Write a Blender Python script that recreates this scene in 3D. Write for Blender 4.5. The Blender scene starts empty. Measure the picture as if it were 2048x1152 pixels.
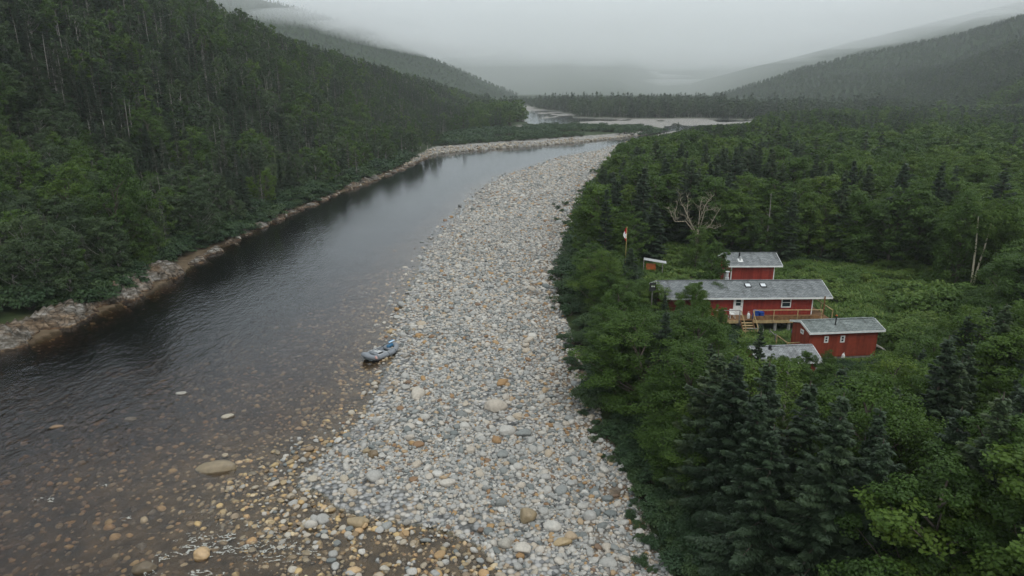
DENOISE = True
HAZE, CLOUD = 0.00020, 0.0022
import bpy, math, random, colorsys
import numpy as np
from mathutils import Vector, Matrix, Euler
R = math.radians
rng = np.random.default_rng(7)
random.seed(7)
sc = bpy.context.scene
COL = sc.collection

# ------------------------------------------------------------------ camera
CAM_H, PITCH, FPX = 25.0, R(16.5), 1365.0            # focal length in pixels of a 2048 wide picture
cam_d = bpy.data.cameras.new('camera'); cam = bpy.data.objects.new('camera', cam_d); COL.objects.link(cam)
cam.location = (0, 0, CAM_H); cam.rotation_euler = (math.pi/2 - PITCH, 0, 0)
cam_d.sensor_width = 36; cam_d.lens = 36*FPX/2048
cam_d.clip_start = 0.5; cam_d.clip_end = 30000
sc.camera = cam

# ------------------------------------------------------------------ sky and sun (overcast)
SUN_EL, SUN_AZ = R(55), R(150)
w = bpy.data.worlds.new('World'); sc.world = w; w.use_nodes = True
nt = w.node_tree; nt.nodes.clear()
def N(tree, typ, **kw):
    n = tree.nodes.new(typ)
    for k, v in kw.items():
        if k.startswith('i_'):
            key = k[2:]
            key = int(key) if key.isdigit() else key.replace('_', ' ')
            n.inputs[key].default_value = v
        else: setattr(n, k, v)
    return n
sky = N(nt, 'ShaderNodeTexSky', sky_type='NISHITA', sun_disc=False, sun_elevation=SUN_EL, sun_rotation=SUN_AZ,
        air_density=1.0, dust_density=6.0, ozone_density=1.0)
hs = N(nt, 'ShaderNodeHueSaturation', i_Saturation=0.12)
mixc = N(nt, 'ShaderNodeMixRGB', i_Fac=0.72); mixc.inputs[2].default_value = (8.5, 9.3, 9.7, 1)
bg = N(nt, 'ShaderNodeBackground', i_Strength=0.12)
wo = N(nt, 'ShaderNodeOutputWorld')
L = nt.links.new
L(sky.outputs[0], hs.inputs['Color']); L(hs.outputs[0], mixc.inputs[1]); L(mixc.outputs[0], bg.inputs[0]); L(bg.outputs[0], wo.inputs[0])
sun_d = bpy.data.lights.new('sun', 'SUN'); sun = bpy.data.objects.new('sun', sun_d); COL.objects.link(sun)
sun_d.energy = 0.8; sun_d.angle = R(25); sun_d.color = (1, .97, .92)
sd = Vector((math.sin(SUN_AZ)*math.cos(SUN_EL), math.cos(SUN_AZ)*math.cos(SUN_EL), math.sin(SUN_EL)))
sun.rotation_euler = sd.to_track_quat('Z', 'Y').to_euler()
sc.view_settings.view_transform = 'Standard'; sc.view_settings.look = 'None'
sc.view_settings.exposure = 0.22; sc.view_settings.gamma = 1
cy = sc.cycles
cy.use_denoising = DENOISE
try:
    cy.denoiser = 'OPENIMAGEDENOISE'; cy.denoising_input_passes = 'RGB_ALBEDO_NORMAL'; cy.denoising_prefilter = 'ACCURATE'; cy.denoising_quality = 'HIGH'
except Exception: pass
cy.use_adaptive_sampling = False; cy.max_bounces = 10; cy.diffuse_bounces = 3; cy.glossy_bounces = 2; cy.transmission_bounces = 2
cy.transparent_max_bounces = 12; cy.volume_bounces = 8; cy.sample_clamp_indirect = 4
cy.caustics_reflective = False; cy.caustics_refractive = False

# ------------------------------------------------------------------ pixel <-> world helpers (ground measurements)
sP, cP = math.sin(PITCH), math.cos(PITCH)
def P(px, py, z=0.0):
    down = FPX*sP + (py-576)*cP; fwd = FPX*cP - (py-576)*sP
    k = (CAM_H - z)/down
    return ((px-1024)*k, fwd*k)
def PD(px, py, Y):                                    # height of the point seen at a pixel, Y metres ahead
    down = FPX*sP + (py-576)*cP; fwd = FPX*cP - (py-576)*sP
    k = Y/fwd
    return ((px-1024)*k, CAM_H - down*k)
def proj(x, y, z):
    dz = z - CAM_H
    dep = y*cP - dz*sP; up = y*sP + dz*cP
    dep = np.maximum(dep, .1)
    return 1024 + FPX*x/dep, 576 - FPX*up/dep

# ------------------------------------------------------------------ numpy noise
_perm = np.random.default_rng(3).permutation(4096)
_val = np.random.default_rng(4).random(4096)
def vnoise(x, y, z=None):
    x = np.asarray(x, float); y = np.asarray(y, float)
    xi = np.floor(x).astype(int); yi = np.floor(y).astype(int)
    fx = x-xi; fy = y-yi; fx = fx*fx*(3-2*fx); fy = fy*fy*(3-2*fy)
    def h(a, b): return _val[_perm[(a + _perm[b & 4095]) & 4095]]
    if z is None:
        return (h(xi,yi)*(1-fx)+h(xi+1,yi)*fx)*(1-fy)+(h(xi,yi+1)*(1-fx)+h(xi+1,yi+1)*fx)*fy
    z = np.asarray(z, float); zi = np.floor(z).astype(int); fz = z-zi; fz = fz*fz*(3-2*fz)
    def h3(a,b,c): return _val[_perm[(a + _perm[(b + _perm[c & 4095]) & 4095]) & 4095]]
    def lay(c): return (h3(xi,yi,c)*(1-fx)+h3(xi+1,yi,c)*fx)*(1-fy)+(h3(xi,yi+1,c)*(1-fx)+h3(xi+1,yi+1,c)*fx)*fy
    return lay(zi)*(1-fz)+lay(zi+1)*fz
def fbm(x, y, o=4, z=None):
    s = 0; a = .5; t = 0
    for i in range(o):
        s = s + a*vnoise(x*2**i+17*i, y*2**i-9*i, None if z is None else z*2**i+5*i); t += a; a *= .5
    return s/t                                        # 0..1

def inpoly(x, y, poly):
    x = np.asarray(x, float); y = np.asarray(y, float)
    c = np.zeros(x.shape, bool); n = len(poly)
    for i in range(n):
        x1, y1 = poly[i]; x2, y2 = poly[(i+1) % n]
        if y1 == y2: continue
        m = ((y1 > y) != (y2 > y)) & (x < (x2-x1)*(y-y1)/(y2-y1)+x1)
        c ^= m
    return c
def dline(x, y, pts):
    d = np.full(np.shape(x), 1e9)
    for (x1,y1),(x2,y2) in zip(pts[:-1], pts[1:]):
        dx, dy = x2-x1, y2-y1; l = dx*dx+dy*dy+1e-9
        t = np.clip(((x-x1)*dx+(y-y1)*dy)/l, 0, 1)
        d = np.minimum(d, np.hypot(x-x1-t*dx, y-y1-t*dy))
    return d
def sstep(a, b, x):
    t = np.clip((x-a)/(b-a), 0, 1); return t*t*(3-2*t)

# ------------------------------------------------------------------ shore lines measured on the ground
LB = [(-75,-60),(-66,0),(-58,38)] + [P(*p) for p in [(0,700),(60,688),(140,652),(220,618),(300,585),(370,543),(420,508),(480,478),
      (560,438),(640,403),(700,380),(750,363),(780,348),(830,325),(865,310),(930,302),(1000,297),(1100,290),(1200,281),(1290,270),(1332,258)]]
RB = [(9,-60),(6,0),(3,20)] + [P(*p) for p in [(1010,1152),(960,1095),(880,1060),(770,1040),(680,1020),(640,985),(590,975),(600,955),(650,905),
      (700,862),(738,820),(762,760),(795,700),(785,655),(805,615),(828,560),(852,500),(882,468),(925,420),(962,375),(1012,349),
      (1062,334),(1130,312),(1200,300),(1262,283),(1300,272),(1345,262),(1420,254),(1560,252)]]
RIVER = LB + [P(1332,252),P(1560,247)] + RB[::-1]
FE = [(22,-60),(17,0),(14,22)] + [P(*p) for p in [(1330,1152),(1300,1070),(1262,960),(1215,880),(1180,780),(1150,700),(1112,600),(1128,520),(1150,450),
      (1190,375),(1225,330),(1262,302),(1300,284),(1345,270),(1420,258),(1560,256)]]
BAR = RB + FE[::-1]
FT = [(-80,-60),(-72,0),(-66,40)] + [P(x,y,1.0) for x,y in [(-20,618),(100,612),(200,585),(290,535),(400,485),(480,455),(560,420),(700,362),(780,335),(868,296)]]
BUSH = [P(868,296,1),P(1320,266,.6),P(1332,262,.6),P(1240,258,.6),P(1100,256,.6),P(1040,257,.6),P(980,262,.8),P(900,272,1)]
BUSHF = [P(868,296,1),P(1000,285,1),P(1200,272,1),P(1320,262,.6)]
LSTRIP = LB[:-1] + [P(1320,262,.6),P(1200,272,1),P(1000,285,1)] + FT[::-1]
FG = [P(*p) for p in [(1025,211),(1062,212),(1110,221),(1170,234),(1260,238),(1400,240),(1560,241),(1900,238),(1900,247),(1560,256),(1340,258),(1240,263),(1100,262),(1045,262),(1034,245)]]
CLEAR = [P(*p) for p in [(1270,520),(1330,500),(1480,535),(1560,545),(1700,548),(1800,556),(1900,575),(1930,620),(1900,690),(1880,740),(1700,760),(1520,745),(1470,700),(1440,650),(1300,640),(1280,570)]]

def in_fg(x, y):
    x = np.asarray(x, float); y = np.asarray(y, float)
    return inpoly(x+(fbm(x*.03+5,y*.012,3)-.5)*50, y+(fbm(x*.02,y*.012+7,3)-.5)*70*sstep(480,560,y), FG)
def base_z(x, y):
    x = np.asarray(x, float); y = np.asarray(y, float)
    dl = dline(x, y, LB); dr = dline(x, y, RB)
    inr = inpoly(x, y, RIVER)
    nz = fbm(x*.35, y*.35, 3)-.5
    k = .034 + .05*sstep(52, 85, y)
    dep = np.minimum(np.minimum(.04+(.018+.04*sstep(42, 50, y))*np.minimum(dr,5)+k*np.maximum(dr-5,0)*1.15, .35+.5*dl), 1.0+1.6*sstep(48, 80, y))
    dep = dep*(1+.7*nz)
    z_in = -dep
    left = x < -30 - 0*y
    left = dl < dr
    z_l = np.where(y < 235, np.minimum(.9, -.05+.10*dl), np.minimum(1.6, .12+.32*dl))
    z_r = np.minimum(1.25, .0+.05*dr)
    z_out = np.where(left, z_l, z_r) + .22*nz
    z = np.where(inr, z_in, z_out)
    fg = in_fg(x, y) & ~inr & ~inpoly(x, y, BUSH)
    bars = (fbm(x*.03+3+2*fbm(x*.01,y*.006,2), y*.011+8, 4)-.46)*3.2
    z = np.where(fg, np.clip(bars, -.5, .45), z)
    far = sstep(250, 600, y)
    big = (fbm(x*.02, y*.02, 3)-.5)*1.2*(1-inr)*(1-fg)*sstep(2, 20, np.minimum(dl, dr))
    return z + big*(y > 0)

# hills: crest described by bearing r = x/y -> (distance, height); front slope s
def hill_fn(pts, s, rough, seed, back=.35):
    r = np.array([(p[0]-1024)/(FPX*cP-(p[1]-576)*sP) for p in pts])
    Y = np.array([p[2] for p in pts], float)
    Z = np.array([PD(p[0], p[1], p[2])[1] - p[3] for p in pts])
    o = np.argsort(r); r, Y, Z = r[o], Y[o], Z[o]
    def f(x, y):
        q = x/np.maximum(y, 1)
        Yc = np.interp(q, r, Y); Zc = np.interp(q, r, Z)
        if Z[0] < Z[-1]*.5: Zc = np.where(q < r[0], Z[0]-(r[0]-q)*900, Zc)
        if Z[-1] < Z[0]*.5: Zc = np.where(q > r[-1], Z[-1]-(q-r[-1])*900, Zc)
        d = Yc - y
        e = np.sqrt(d*d+900)-30
        h = np.where(d > 0, Zc - s*e, Zc - back*e)
        n = (fbm(x/rough+seed, y/rough-seed, 5)-.5)*rough*.22
        fold = (fbm(x/(rough*2.2)+seed+4, y/(rough*5)+2, 3)-.5)*rough*.5
        return h + (n+fold)*sstep(0, 60, h) * sstep(0, 120, np.abs(d))
    f.r = (r[0], r[-1]); f.Y = Y
    return f
C_Y = [-100, 0, 150, 260, 320, 400, 500, 700, 900, 1100]
C_Z = [118, 118, 108, 80, 62, 43, 29, 11, 4, 0]
FTA = np.array(FT)
def hill_left(x, y):
    x = np.asarray(x, float); y = np.asarray(y, float)
    fx = np.interp(y, np.append(FTA[:,1], [330, 420, 560, 720, 900]), np.append(FTA[:,0], [-38, -28, -14, -8, -10]))
    d = fx - x - 2
    C = np.interp(y, C_Y, C_Z) * (1+.25*(fbm(x*.012+4, y*.012, 3)-.5))
    s = .62*sstep(-5, 60, d) + .05
    h = C*np.tanh(np.maximum(d, 0)*s/np.maximum(C, 1))
    n = (fbm(x*.05, y*.05, 4)-.5)*6*sstep(3, 40, d)*np.clip(C/40, 0, 1)
    return np.where(d > 0, h+n+1.2, -3)
H_MIDL = hill_fn([(1150,212,1650,8),(1085,201,1600,8),(1040,185,1550,8),(980,160,1500,8),(920,132,1450,8),(860,108,1400,8),(760,64,1350,8),(640,20,1300,8),(520,-10,1250,8),(200,-60,1200,8)], .30, 120, 1.3)
H_FARL = hill_fn([(900,150,2000,0),(760,88,1900,0),(700,60,1850,0),(640,50,1800,0),(520,34,1750,0),(400,10,1700,0),(200,0,1700,0)], .35, 200, 5.1)
H_R = hill_fn([(1280,216,1560,8),(1330,207,1500,8),(1380,196,1450,8),(1480,171,1350,8),(1600,131,1250,8),(1700,106,1200,8),(1900,66,1150,8),(2048,26,1100,8),(2300,-50,1050,8)], .19, 110, 9.7)
H_FARR = hill_fn([(1240,200,2500,0),(1300,188,2300,0),(1400,161,2100,0),(1500,135,1950,0),(1700,84,1700,0),(1900,36,1550,0),(2100,-10,1450,0),(2300,-60,1400,0)], .22, 260, 2.2)
H_FAR = hill_fn([(800,60,3000,0),(950,80,3000,0),(1060,75,3000,0),(1130,60,3100,0),(1250,50,3100,0),(1330,70,3200,0),(1450,60,3300,0),(1700,60,3300,0)], .20, 500, 7.7)
HILLS = [hill_left, H_MIDL, H_FARL, H_R, H_FARR, H_FAR]
def ground_z(x, y, far=True):
    z = base_z(x, y)
    for h in HILLS[:4] if far else HILLS[:1]:
        hz = h(x, y); z = np.where(hz > z, hz, z)
    return z
# ------------------------------------------------------------------ materials
def mat(name, rough=.8, spec=.3):
    m = bpy.data.materials.new(name); m.use_nodes = True
    b = m.node_tree.nodes['Principled BSDF']; b.inputs['Roughness'].default_value = rough
    b.inputs['Specular IOR Level'].default_value = spec
    return m, m.node_tree, b
def ramp(t, stops, interp='LINEAR'):
    n = t.nodes.new('ShaderNodeValToRGB'); cr = n.color_ramp; cr.interpolation = interp
    while len(cr.elements) < len(stops): cr.elements.new(.5)
    for e, (p, c) in zip(cr.elements, stops): e.position = p; e.color = (*c, 1)
    return n
def noise(t, scale, detail=4, coord='Object', stretch=None, rough=.55):
    tc = t.nodes.new('ShaderNodeTexCoord'); n = t.nodes.new('ShaderNodeTexNoise')
    n.inputs['Scale'].default_value = scale; n.inputs['Detail'].default_value = detail; n.inputs['Roughness'].default_value = rough
    if stretch or coord == 'World':
        mp = t.nodes.new('ShaderNodeMapping'); mp.inputs['Scale'].default_value = stretch or (1,1,1)
        if coord == 'World':
            g = t.nodes.new('ShaderNodeNewGeometry'); t.links.new(g.outputs['Position'], mp.inputs[0])
        else: t.links.new(tc.outputs[coord], mp.inputs[0])
        t.links.new(mp.outputs[0], n.inputs[0])
    else: t.links.new(tc.outputs[coord], n.inputs[0])
    return n
def bump(t, b, h, strength, dist=.05):
    n = t.nodes.new('ShaderNodeBump'); n.inputs['Strength'].default_value = strength; n.inputs['Distance'].default_value = dist
    t.links.new(h, n.inputs['Height']); t.links.new(n.outputs[0], b.inputs['Normal']); return n
def mixn(t, fac, a, b, mode='MIX'):
    n = t.nodes.new('ShaderNodeMixRGB'); n.blend_type = mode
    for s, v in ((0, fac), (1, a), (2, b)):
        if isinstance(v, (int, float)): n.inputs[s].default_value = v
        elif isinstance(v, tuple): n.inputs[s].default_value = (*v, 1)
        else: t.links.new(v, n.inputs[s])
    return n
def mathn(t, op, a, b=0.0, clamp=False):
    n = t.nodes.new('ShaderNodeMath'); n.operation = op; n.use_clamp = clamp
    for s, v in ((0, a), (1, b)):
        if isinstance(v, (int, float)): n.inputs[s].default_value = v
        else: t.links.new(v, n.inputs[s])
    return n

def leaf_mat(name, stops, trans=.35, rough=.55):
    m, t, b = mat(name, rough, .25)
    oi = t.nodes.new('ShaderNodeObjectInfo'); at = t.nodes.new('ShaderNodeAttribute'); at.attribute_name = 'tint'
    a = mathn(t, 'MULTIPLY', oi.outputs['Random'], .55); s = mathn(t, 'MULTIPLY', at.outputs['Fac'], .45)
    s2 = mathn(t, 'ADD', a.outputs[0], s.outputs[0])
    r = ramp(t, [(p, tuple(.84*v for v in c)) for p, c in stops]); t.links.new(s2.outputs[0], r.inputs[0])
    t.links.new(r.outputs[0], b.inputs['Base Color'])
    tr = t.nodes.new('ShaderNodeBsdfTranslucent'); t.links.new(r.outputs[0], tr.inputs[0])
    mx = t.nodes.new('ShaderNodeMixShader'); mx.inputs[0].default_value = trans
    t.links.new(b.outputs[0], mx.inputs[1]); t.links.new(tr.outputs[0], mx.inputs[2])
    t.links.new(mx.outputs[0], t.nodes['Material Output'].inputs['Surface'])
    return m
M = {}
M['broadleaf'] = leaf_mat('broadleaf_foliage', [(0,(.036,.074,.015)),(.45,(.064,.122,.018)),(.8,(.098,.162,.022)),(1,(.135,.19,.028))])
M['needle'] = leaf_mat('needle_foliage', [(0,(.024,.042,.021)),(.4,(.040,.066,.034)),(.75,(.062,.094,.044)),(1,(.100,.122,.046))], .15)
M['needle_dry'] = leaf_mat('dry_needle_foliage', [(0,(.040,.050,.030)),(.5,(.060,.072,.044)),(1,(.095,.10,.065))], .1)
M['shrub'] = leaf_mat('shrub_foliage', [(0,(.030,.062,.028)),(.5,(.048,.090,.036)),(1,(.080,.125,.040))], .3)
M['meadow_leaf'] = leaf_mat('meadow_foliage', [(0,(.064,.120,.026)),(.5,(.115,.195,.042)),(.85,(.18,.25,.055)),(1,(.26,.30,.08))], .35)
M['forest_l'] = leaf_mat('hillside_foliage', [(0,(.032,.056,.024)),(.5,(.054,.088,.032)),(.8,(.074,.112,.038)),(1,(.11,.15,.045))], .25)
def bark_mat(name, c1, c2):
    m, t, b = mat(name, .9, .1)
    n = noise(t, 6, 5, stretch=(1,1,.25)); r = ramp(t, [(.3,c1),(.7,c2)]); t.links.new(n.outputs[0], r.inputs[0])
    t.links.new(r.outputs[0], b.inputs['Base Color']); bump(t, b, n.outputs[0], .5, .03); return m
M['bark'] = bark_mat('brown_bark', (.045,.036,.028), (.13,.11,.09))
M['bark_grey'] = bark_mat('dead_grey_wood', (.13,.12,.105), (.34,.32,.29))
M['birch'] = bark_mat('pale_birch_bark', (.34,.30,.21), (.62,.56,.42))
M['bleached'] = bark_mat('bleached_wood', (.20,.17,.12), (.38,.34,.26))

def stone_mat(name, stops, rough=.75, spec=.3):
    m, t, b = mat(name, rough, spec)
    oi = t.nodes.new('ShaderNodeObjectInfo'); r = ramp(t, [(p, tuple(.93*v*q_ for v, q_ in zip(c, (1.0,1,.98)))) for p, c in stops]); t.links.new(oi.outputs['Random'], r.inputs[0])
    n = noise(t, 5, 5); n.inputs['Scale'].default_value = 4
    r2 = ramp(t, [(.3,(.74,.73,.72)),(.5,(.93,.92,.90)),(.75,(1.05,1.03,1.0))]); t.links.new(n.outputs[0], r2.inputs[0])
    mx = mixn(t, 1, r.outputs[0], r2.outputs[0], 'MULTIPLY'); 
    t.links.new(mx.outputs[0], b.inputs['Base Color'])
    n2 = noise(t, 9, 4); bump(t, b, n2.outputs[0], .35, .04); return m
G = lambda v, dr=0, db=0: (v+dr, v, v+db)
M['cobble'] = stone_mat('bar_cobble', [(0,(.20,.208,.205)),(.10,(.16,.178,.18)),(.2,(.29,.298,.295)),(.36,(.40,.392,.38)),(.52,(.32,.316,.305)),(.64,(.47,.455,.43)),
    (.74,(.42,.37,.315)),(.83,(.53,.52,.50)),(.90,(.40,.33,.25)),(.94,(.36,.23,.11)),(.97,(.25,.155,.09)),(1,(.18,.13,.1))], .8)
M['cobble_wet'] = stone_mat('river_cobble', [(0,(.10,.08,.055)),(.2,(.24,.16,.08)),(.4,(.36,.27,.15)),(.55,(.17,.145,.11)),(.7,(.50,.36,.17)),(.85,(.42,.25,.11)),(1,(.58,.48,.32))], .45, .5)
M['cobble_tan'] = stone_mat('shore_cobble', [(0,(.24,.185,.135)),(.25,(.32,.26,.19)),(.5,(.40,.355,.29)),(.75,(.46,.43,.38)),(1,(.26,.25,.235))], .8)

# ground: one sheet, zones by a painted attribute (gravel, bed, forest floor, meadow, earth)
m, t, b = mat('ground', .95, .12); M['ground'] = m
at = t.nodes.new('ShaderNodeAttribute'); at.attribute_name = 'zone'; sep = t.nodes.new('ShaderNodeSeparateColor'); t.links.new(at.outputs['Color'], sep.inputs[0])
n1 = noise(t, .8, 6, 'World'); n2 = noise(t, .06, 5, 'World')
r1 = ramp(t, [(.3,(.020,.030,.012)),(.55,(.034,.050,.018)),(.8,(.05,.045,.025))]); t.links.new(n1.outputs[0], r1.inputs[0])
def wvor(scale):
    g = t.nodes.new('ShaderNodeNewGeometry'); v = t.nodes.new('ShaderNodeTexVoronoi'); v.inputs['Scale'].default_value = scale
    t.links.new(g.outputs['Position'], v.inputs[0]); return v
v1 = wvor(3.2)
rg = ramp(t, [(0,(.12,.12,.12)),(.3,(.28,.28,.275)),(.55,(.40,.39,.375)),(.8,(.50,.47,.42)),(1,(.36,.28,.2))])
sc1 = t.nodes.new('ShaderNodeSeparateColor'); t.links.new(v1.outputs['Color'], sc1.inputs[0]); t.links.new(sc1.outputs[0], rg.inputs[0])
rd = ramp(t, [(0,(1,1,1)),(.45,(.8,.8,.8)),(.7,(.35,.35,.34))]); t.links.new(v1.outputs['Distance'], rd.inputs[0])
grav = mixn(t, 1, rg.outputs[0], rd.outputs[0], 'MULTIPLY')
rb = ramp(t, [(.25,(.04,.032,.022)),(.5,(.10,.075,.045)),(.75,(.19,.14,.08))]); t.links.new(n1.outputs[0], rb.inputs[0])
re = ramp(t, [(.3,(.07,.048,.030)),(.7,(.16,.115,.075))]); t.links.new(n1.outputs[0], re.inputs[0])
rm = ramp(t, [(.3,(.040,.068,.02)),(.6,(.07,.11,.032)),(.85,(.11,.13,.05))]); t.links.new(n1.outputs[0], rm.inputs[0])
c = mixn(t, sep.outputs[0], r1.outputs[0], grav.outputs[0])
c = mixn(t, sep.outputs[1], c.outputs[0], rb.outputs[0])
c = mixn(t, sep.outputs[2], c.outputs[0], rm.outputs[0])
c = mixn(t, at.outputs['Alpha'], c.outputs[0], re.outputs[0])
t.links.new(c.outputs[0], b.inputs['Base Color']); bump(t, b, n1.outputs[0], .6, .15)
m, t, b = mat('forest_floor_hill', .95, .1); M['hill'] = m
n = noise(t, .09, 9, 'World', rough=.7); r = ramp(t, [(.3,(.018,.028,.014)),(.5,(.032,.050,.022)),(.65,(.045,.068,.026)),(.8,(.06,.066,.034))]); t.links.new(n.outputs[0], r.inputs[0])
t.links.new(r.outputs[0], b.inputs['Base Color']); bump(t, b, n.outputs[0], 1, 6)

# water: transparent film with ripples over a tea coloured absorbing body
m = bpy.data.materials.new('river_water'); m.use_nodes = True; M['water'] = m; t = m.node_tree; t.nodes.clear()
out = t.nodes.new('ShaderNodeOutputMaterial')
na = noise(t, 1.5, 4, 'World', stretch=(1.0,.62,1)); nb = noise(t, .42, 3, 'World', stretch=(1,.55,1)); nc = noise(t, .028, 4, 'World', stretch=(1,.5,1))
ad = mixn(t, .45, na.outputs[0], nb.outputs[0])
rc = ramp(t, [(.38,(.35,.35,.35)),(.62,(1,1,1))]); t.links.new(nc.outputs[0], rc.inputs[0])
bp = t.nodes.new('ShaderNodeBump'); bp.inputs['Distance'].default_value = .30
g = t.nodes.new('ShaderNodeNewGeometry'); sx = t.nodes.new('ShaderNodeSeparateXYZ'); t.links.new(g.outputs['Position'], sx.inputs[0])
mr = t.nodes.new('ShaderNodeMapRange'); mr.inputs[1].default_value = 50; mr.inputs[2].default_value = 220; mr.inputs[3].default_value = .62; mr.inputs[4].default_value = .09
t.links.new(sx.outputs[1], mr.inputs[0]); st = mathn(t, 'MULTIPLY', mr.outputs[0], rc.outputs[0]); t.links.new(st.outputs[0], bp.inputs['Strength'])
t.links.new(ad.outputs[0], bp.inputs['Height'])
fr = t.nodes.new('ShaderNodeFresnel'); fr.inputs[0].default_value = 1.33; t.links.new(bp.outputs[0], fr.inputs[1])
gl = t.nodes.new('ShaderNodeBsdfGlossy'); gl.inputs['Roughness'].default_value = .10; gl.inputs[0].default_value = (.95,.97,1,1); t.links.new(bp.outputs[0], gl.inputs['Normal'])
tp = t.nodes.new('ShaderNodeBsdfTransparent'); tp.inputs[0].default_value = (1,1,1,1)
mx = t.nodes.new('ShaderNodeMixShader'); t.links.new(fr.outputs[0], mx.inputs[0]); t.links.new(tp.outputs[0], mx.inputs[1]); t.links.new(gl.outputs[0], mx.inputs[2])
t.links.new(mx.outputs[0], out.inputs['Surface'])
va = t.nodes.new('ShaderNodeVolumeAbsorption'); va.inputs[0].default_value = (.62,.50,.36,1); va.inputs[1].default_value = 1.6
t.links.new(va.outputs[0], out.inputs['Volume'])

# foam: separate thin broken sheets of white water
m, t, b = mat('foam', .6, .3); M['foam'] = m; b.inputs['Base Color'].default_value = (.42,.42,.38,1)

# rock ledges
m, t, b = mat('ledge_rock', .8, .3); M['rock'] = m
n = noise(t, 1.0, 7, 'World', stretch=(.35,1.5,2.5), rough=.62); n.id_data.nodes[n.inputs[0].links[0].from_node.name].inputs['Rotation'].default_value = (0,0,-.85); n3 = noise(t, .35, 4, 'World'); 
wv = t.nodes.new('ShaderNodeTexWave'); wv.inputs['Scale'].default_value = .55; wv.inputs['Distortion'].default_value = 9; wv.inputs['Detail'].default_value = 5; wv.inputs['Detail Scale'].default_value = 1.6
gm = t.nodes.new('ShaderNodeNewGeometry'); mp = t.nodes.new('ShaderNodeMapping'); mp.inputs['Rotation'].default_value = (.3,.2,.75); t.links.new(gm.outputs['Position'], mp.inputs[0]); t.links.new(mp.outputs[0], wv.inputs[0])
r = ramp(t, [(.32,(.016,.014,.012)),(.45,(.080,.068,.052)),(.57,(.18,.165,.145)),(.75,(.36,.355,.335))]); t.links.new(n.outputs[0], r.inputs[0])
r3 = ramp(t, [(.42,(1,1,1)),(.6,(.80,.55,.33))]); t.links.new(n3.outputs[0], r3.inputs[0])
mm = mixn(t, .8, r.outputs[0], r3.outputs[0], 'MULTIPLY')
rw = ramp(t, [(0,(.35,.33,.3)),(.25,(1,1,1))]); t.links.new(wv.outputs[0], rw.inputs[0])
mm2 = mixn(t, .7, mm.outputs[0], rw.outputs[0], 'MULTIPLY')
sx = t.nodes.new('ShaderNodeSeparateXYZ'); t.links.new(gm.outputs['Position'], sx.inputs[0])
wet = ramp(t, [(.0,(.22,.16,.10)),(.12,(.7,.5,.3)),(.3,(1,1,1))]); t.links.new(mathn(t,'MULTIPLY',sx.outputs[2],1.0).outputs[0], wet.inputs[0])
mm3 = mixn(t, 1, mm2.outputs[0], wet.outputs[0], 'MULTIPLY')
t.links.new(mm3.outputs[0], b.inputs['Base Color']); ah = mixn(t,.5,n.outputs[0],wv.outputs[0]); bump(t, b, ah.outputs[0], .9, .25)

def paint(name, c, rough=.6, var=.12, spec=.3, scale=3.0):
    m, t, b = mat(name, rough, spec); n = noise(t, scale, 6)
    lo = tuple(max(0, v*(1-var*1.6)) for v in c); hi = tuple(v*(1+var) for v in c)
    r = ramp(t, [(.3,lo),(.7,hi)]); t.links.new(n.outputs[0], r.inputs[0]); t.links.new(r.outputs[0], b.inputs['Base Color'])
    M[name] = m; return m, t, b, n, r
def siding(name, c, axis):
    m, t, b, n, r = paint(name, c, .7, .10)
    tc = t.nodes.new('ShaderNodeTexCoord'); sx = t.nodes.new('ShaderNodeSeparateXYZ'); t.links.new(tc.outputs['Object'], sx.inputs[0])
    s = mathn(t, 'ADD', sx.outputs[0], sx.outputs[1]); f = mathn(t, 'FRACT', mathn(t, 'MULTIPLY', s.outputs[0], 4.0).outputs[0])
    rr = ramp(t, [(0,(.62,.62,.62)),(.07,(1,1,1))]); t.links.new(f.outputs[0], rr.inputs[0])
    st = noise(t, 1.0, 4, stretch=(3,3,.25)); rs = ramp(t, [(.35,(.72,.70,.70)),(.6,(1.05,1.05,1.05))]); t.links.new(st.outputs[0], rs.inputs[0])
    q = mixn(t, 1, r.outputs[0], rr.outputs[0], 'MULTIPLY'); q2 = mixn(t, 1, q.outputs[0], rs.outputs[0], 'MULTIPLY')
    t.links.new(q2.outputs[0], b.inputs['Base Color']); bump(t, b, rr.outputs[0], .6, .02)
siding('red_siding', (.25,.032,.022), 0)
siding('rust_siding', (.25,.046,.024), 0)
def shingle(name, c):
    m, t, b = mat(name, .95, .15); tc = t.nodes.new('ShaderNodeTexCoord')
    br = t.nodes.new('ShaderNodeTexBrick'); br.inputs['Scale'].default_value = 1; br.inputs['Brick Width'].default_value = .33; br.inputs['Row Height'].default_value = .15
    br.inputs['Mortar Size'].default_value = .012; br.inputs['Bias'].default_value = 0
    br.inputs['Color1'].default_value = (*[v*.72 for v in c],1); br.inputs['Color2'].default_value = (*[v*1.25 for v in c],1); br.inputs['Mortar'].default_value = (*[v*.35 for v in c],1)
    t.links.new(tc.outputs['Object'], br.inputs[0])
    n = noise(t, .9, 6); rs = ramp(t, [(.3,(.78,.79,.79)),(.5,(1,1,1)),(.75,(1.15,1.15,1.15))]); t.links.new(n.outputs[0], rs.inputs[0])
    st = noise(t, 1.0, 4, stretch=(2.2,.3,.3)); r2 = ramp(t, [(.30,(.55,.53,.52)),(.45,(1,1,1))]); t.links.new(st.outputs[0], r2.inputs[0])
    q = mixn(t, 1, br.outputs[0], rs.outputs[0], 'MULTIPLY'); q2 = mixn(t, .8, q.outputs[0], r2.outputs[0], 'MULTIPLY')
    t.links.new(q2.outputs[0], b.inputs['Base Color']); bump(t, b, br.outputs[0], .5, .02); M[name] = m
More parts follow.
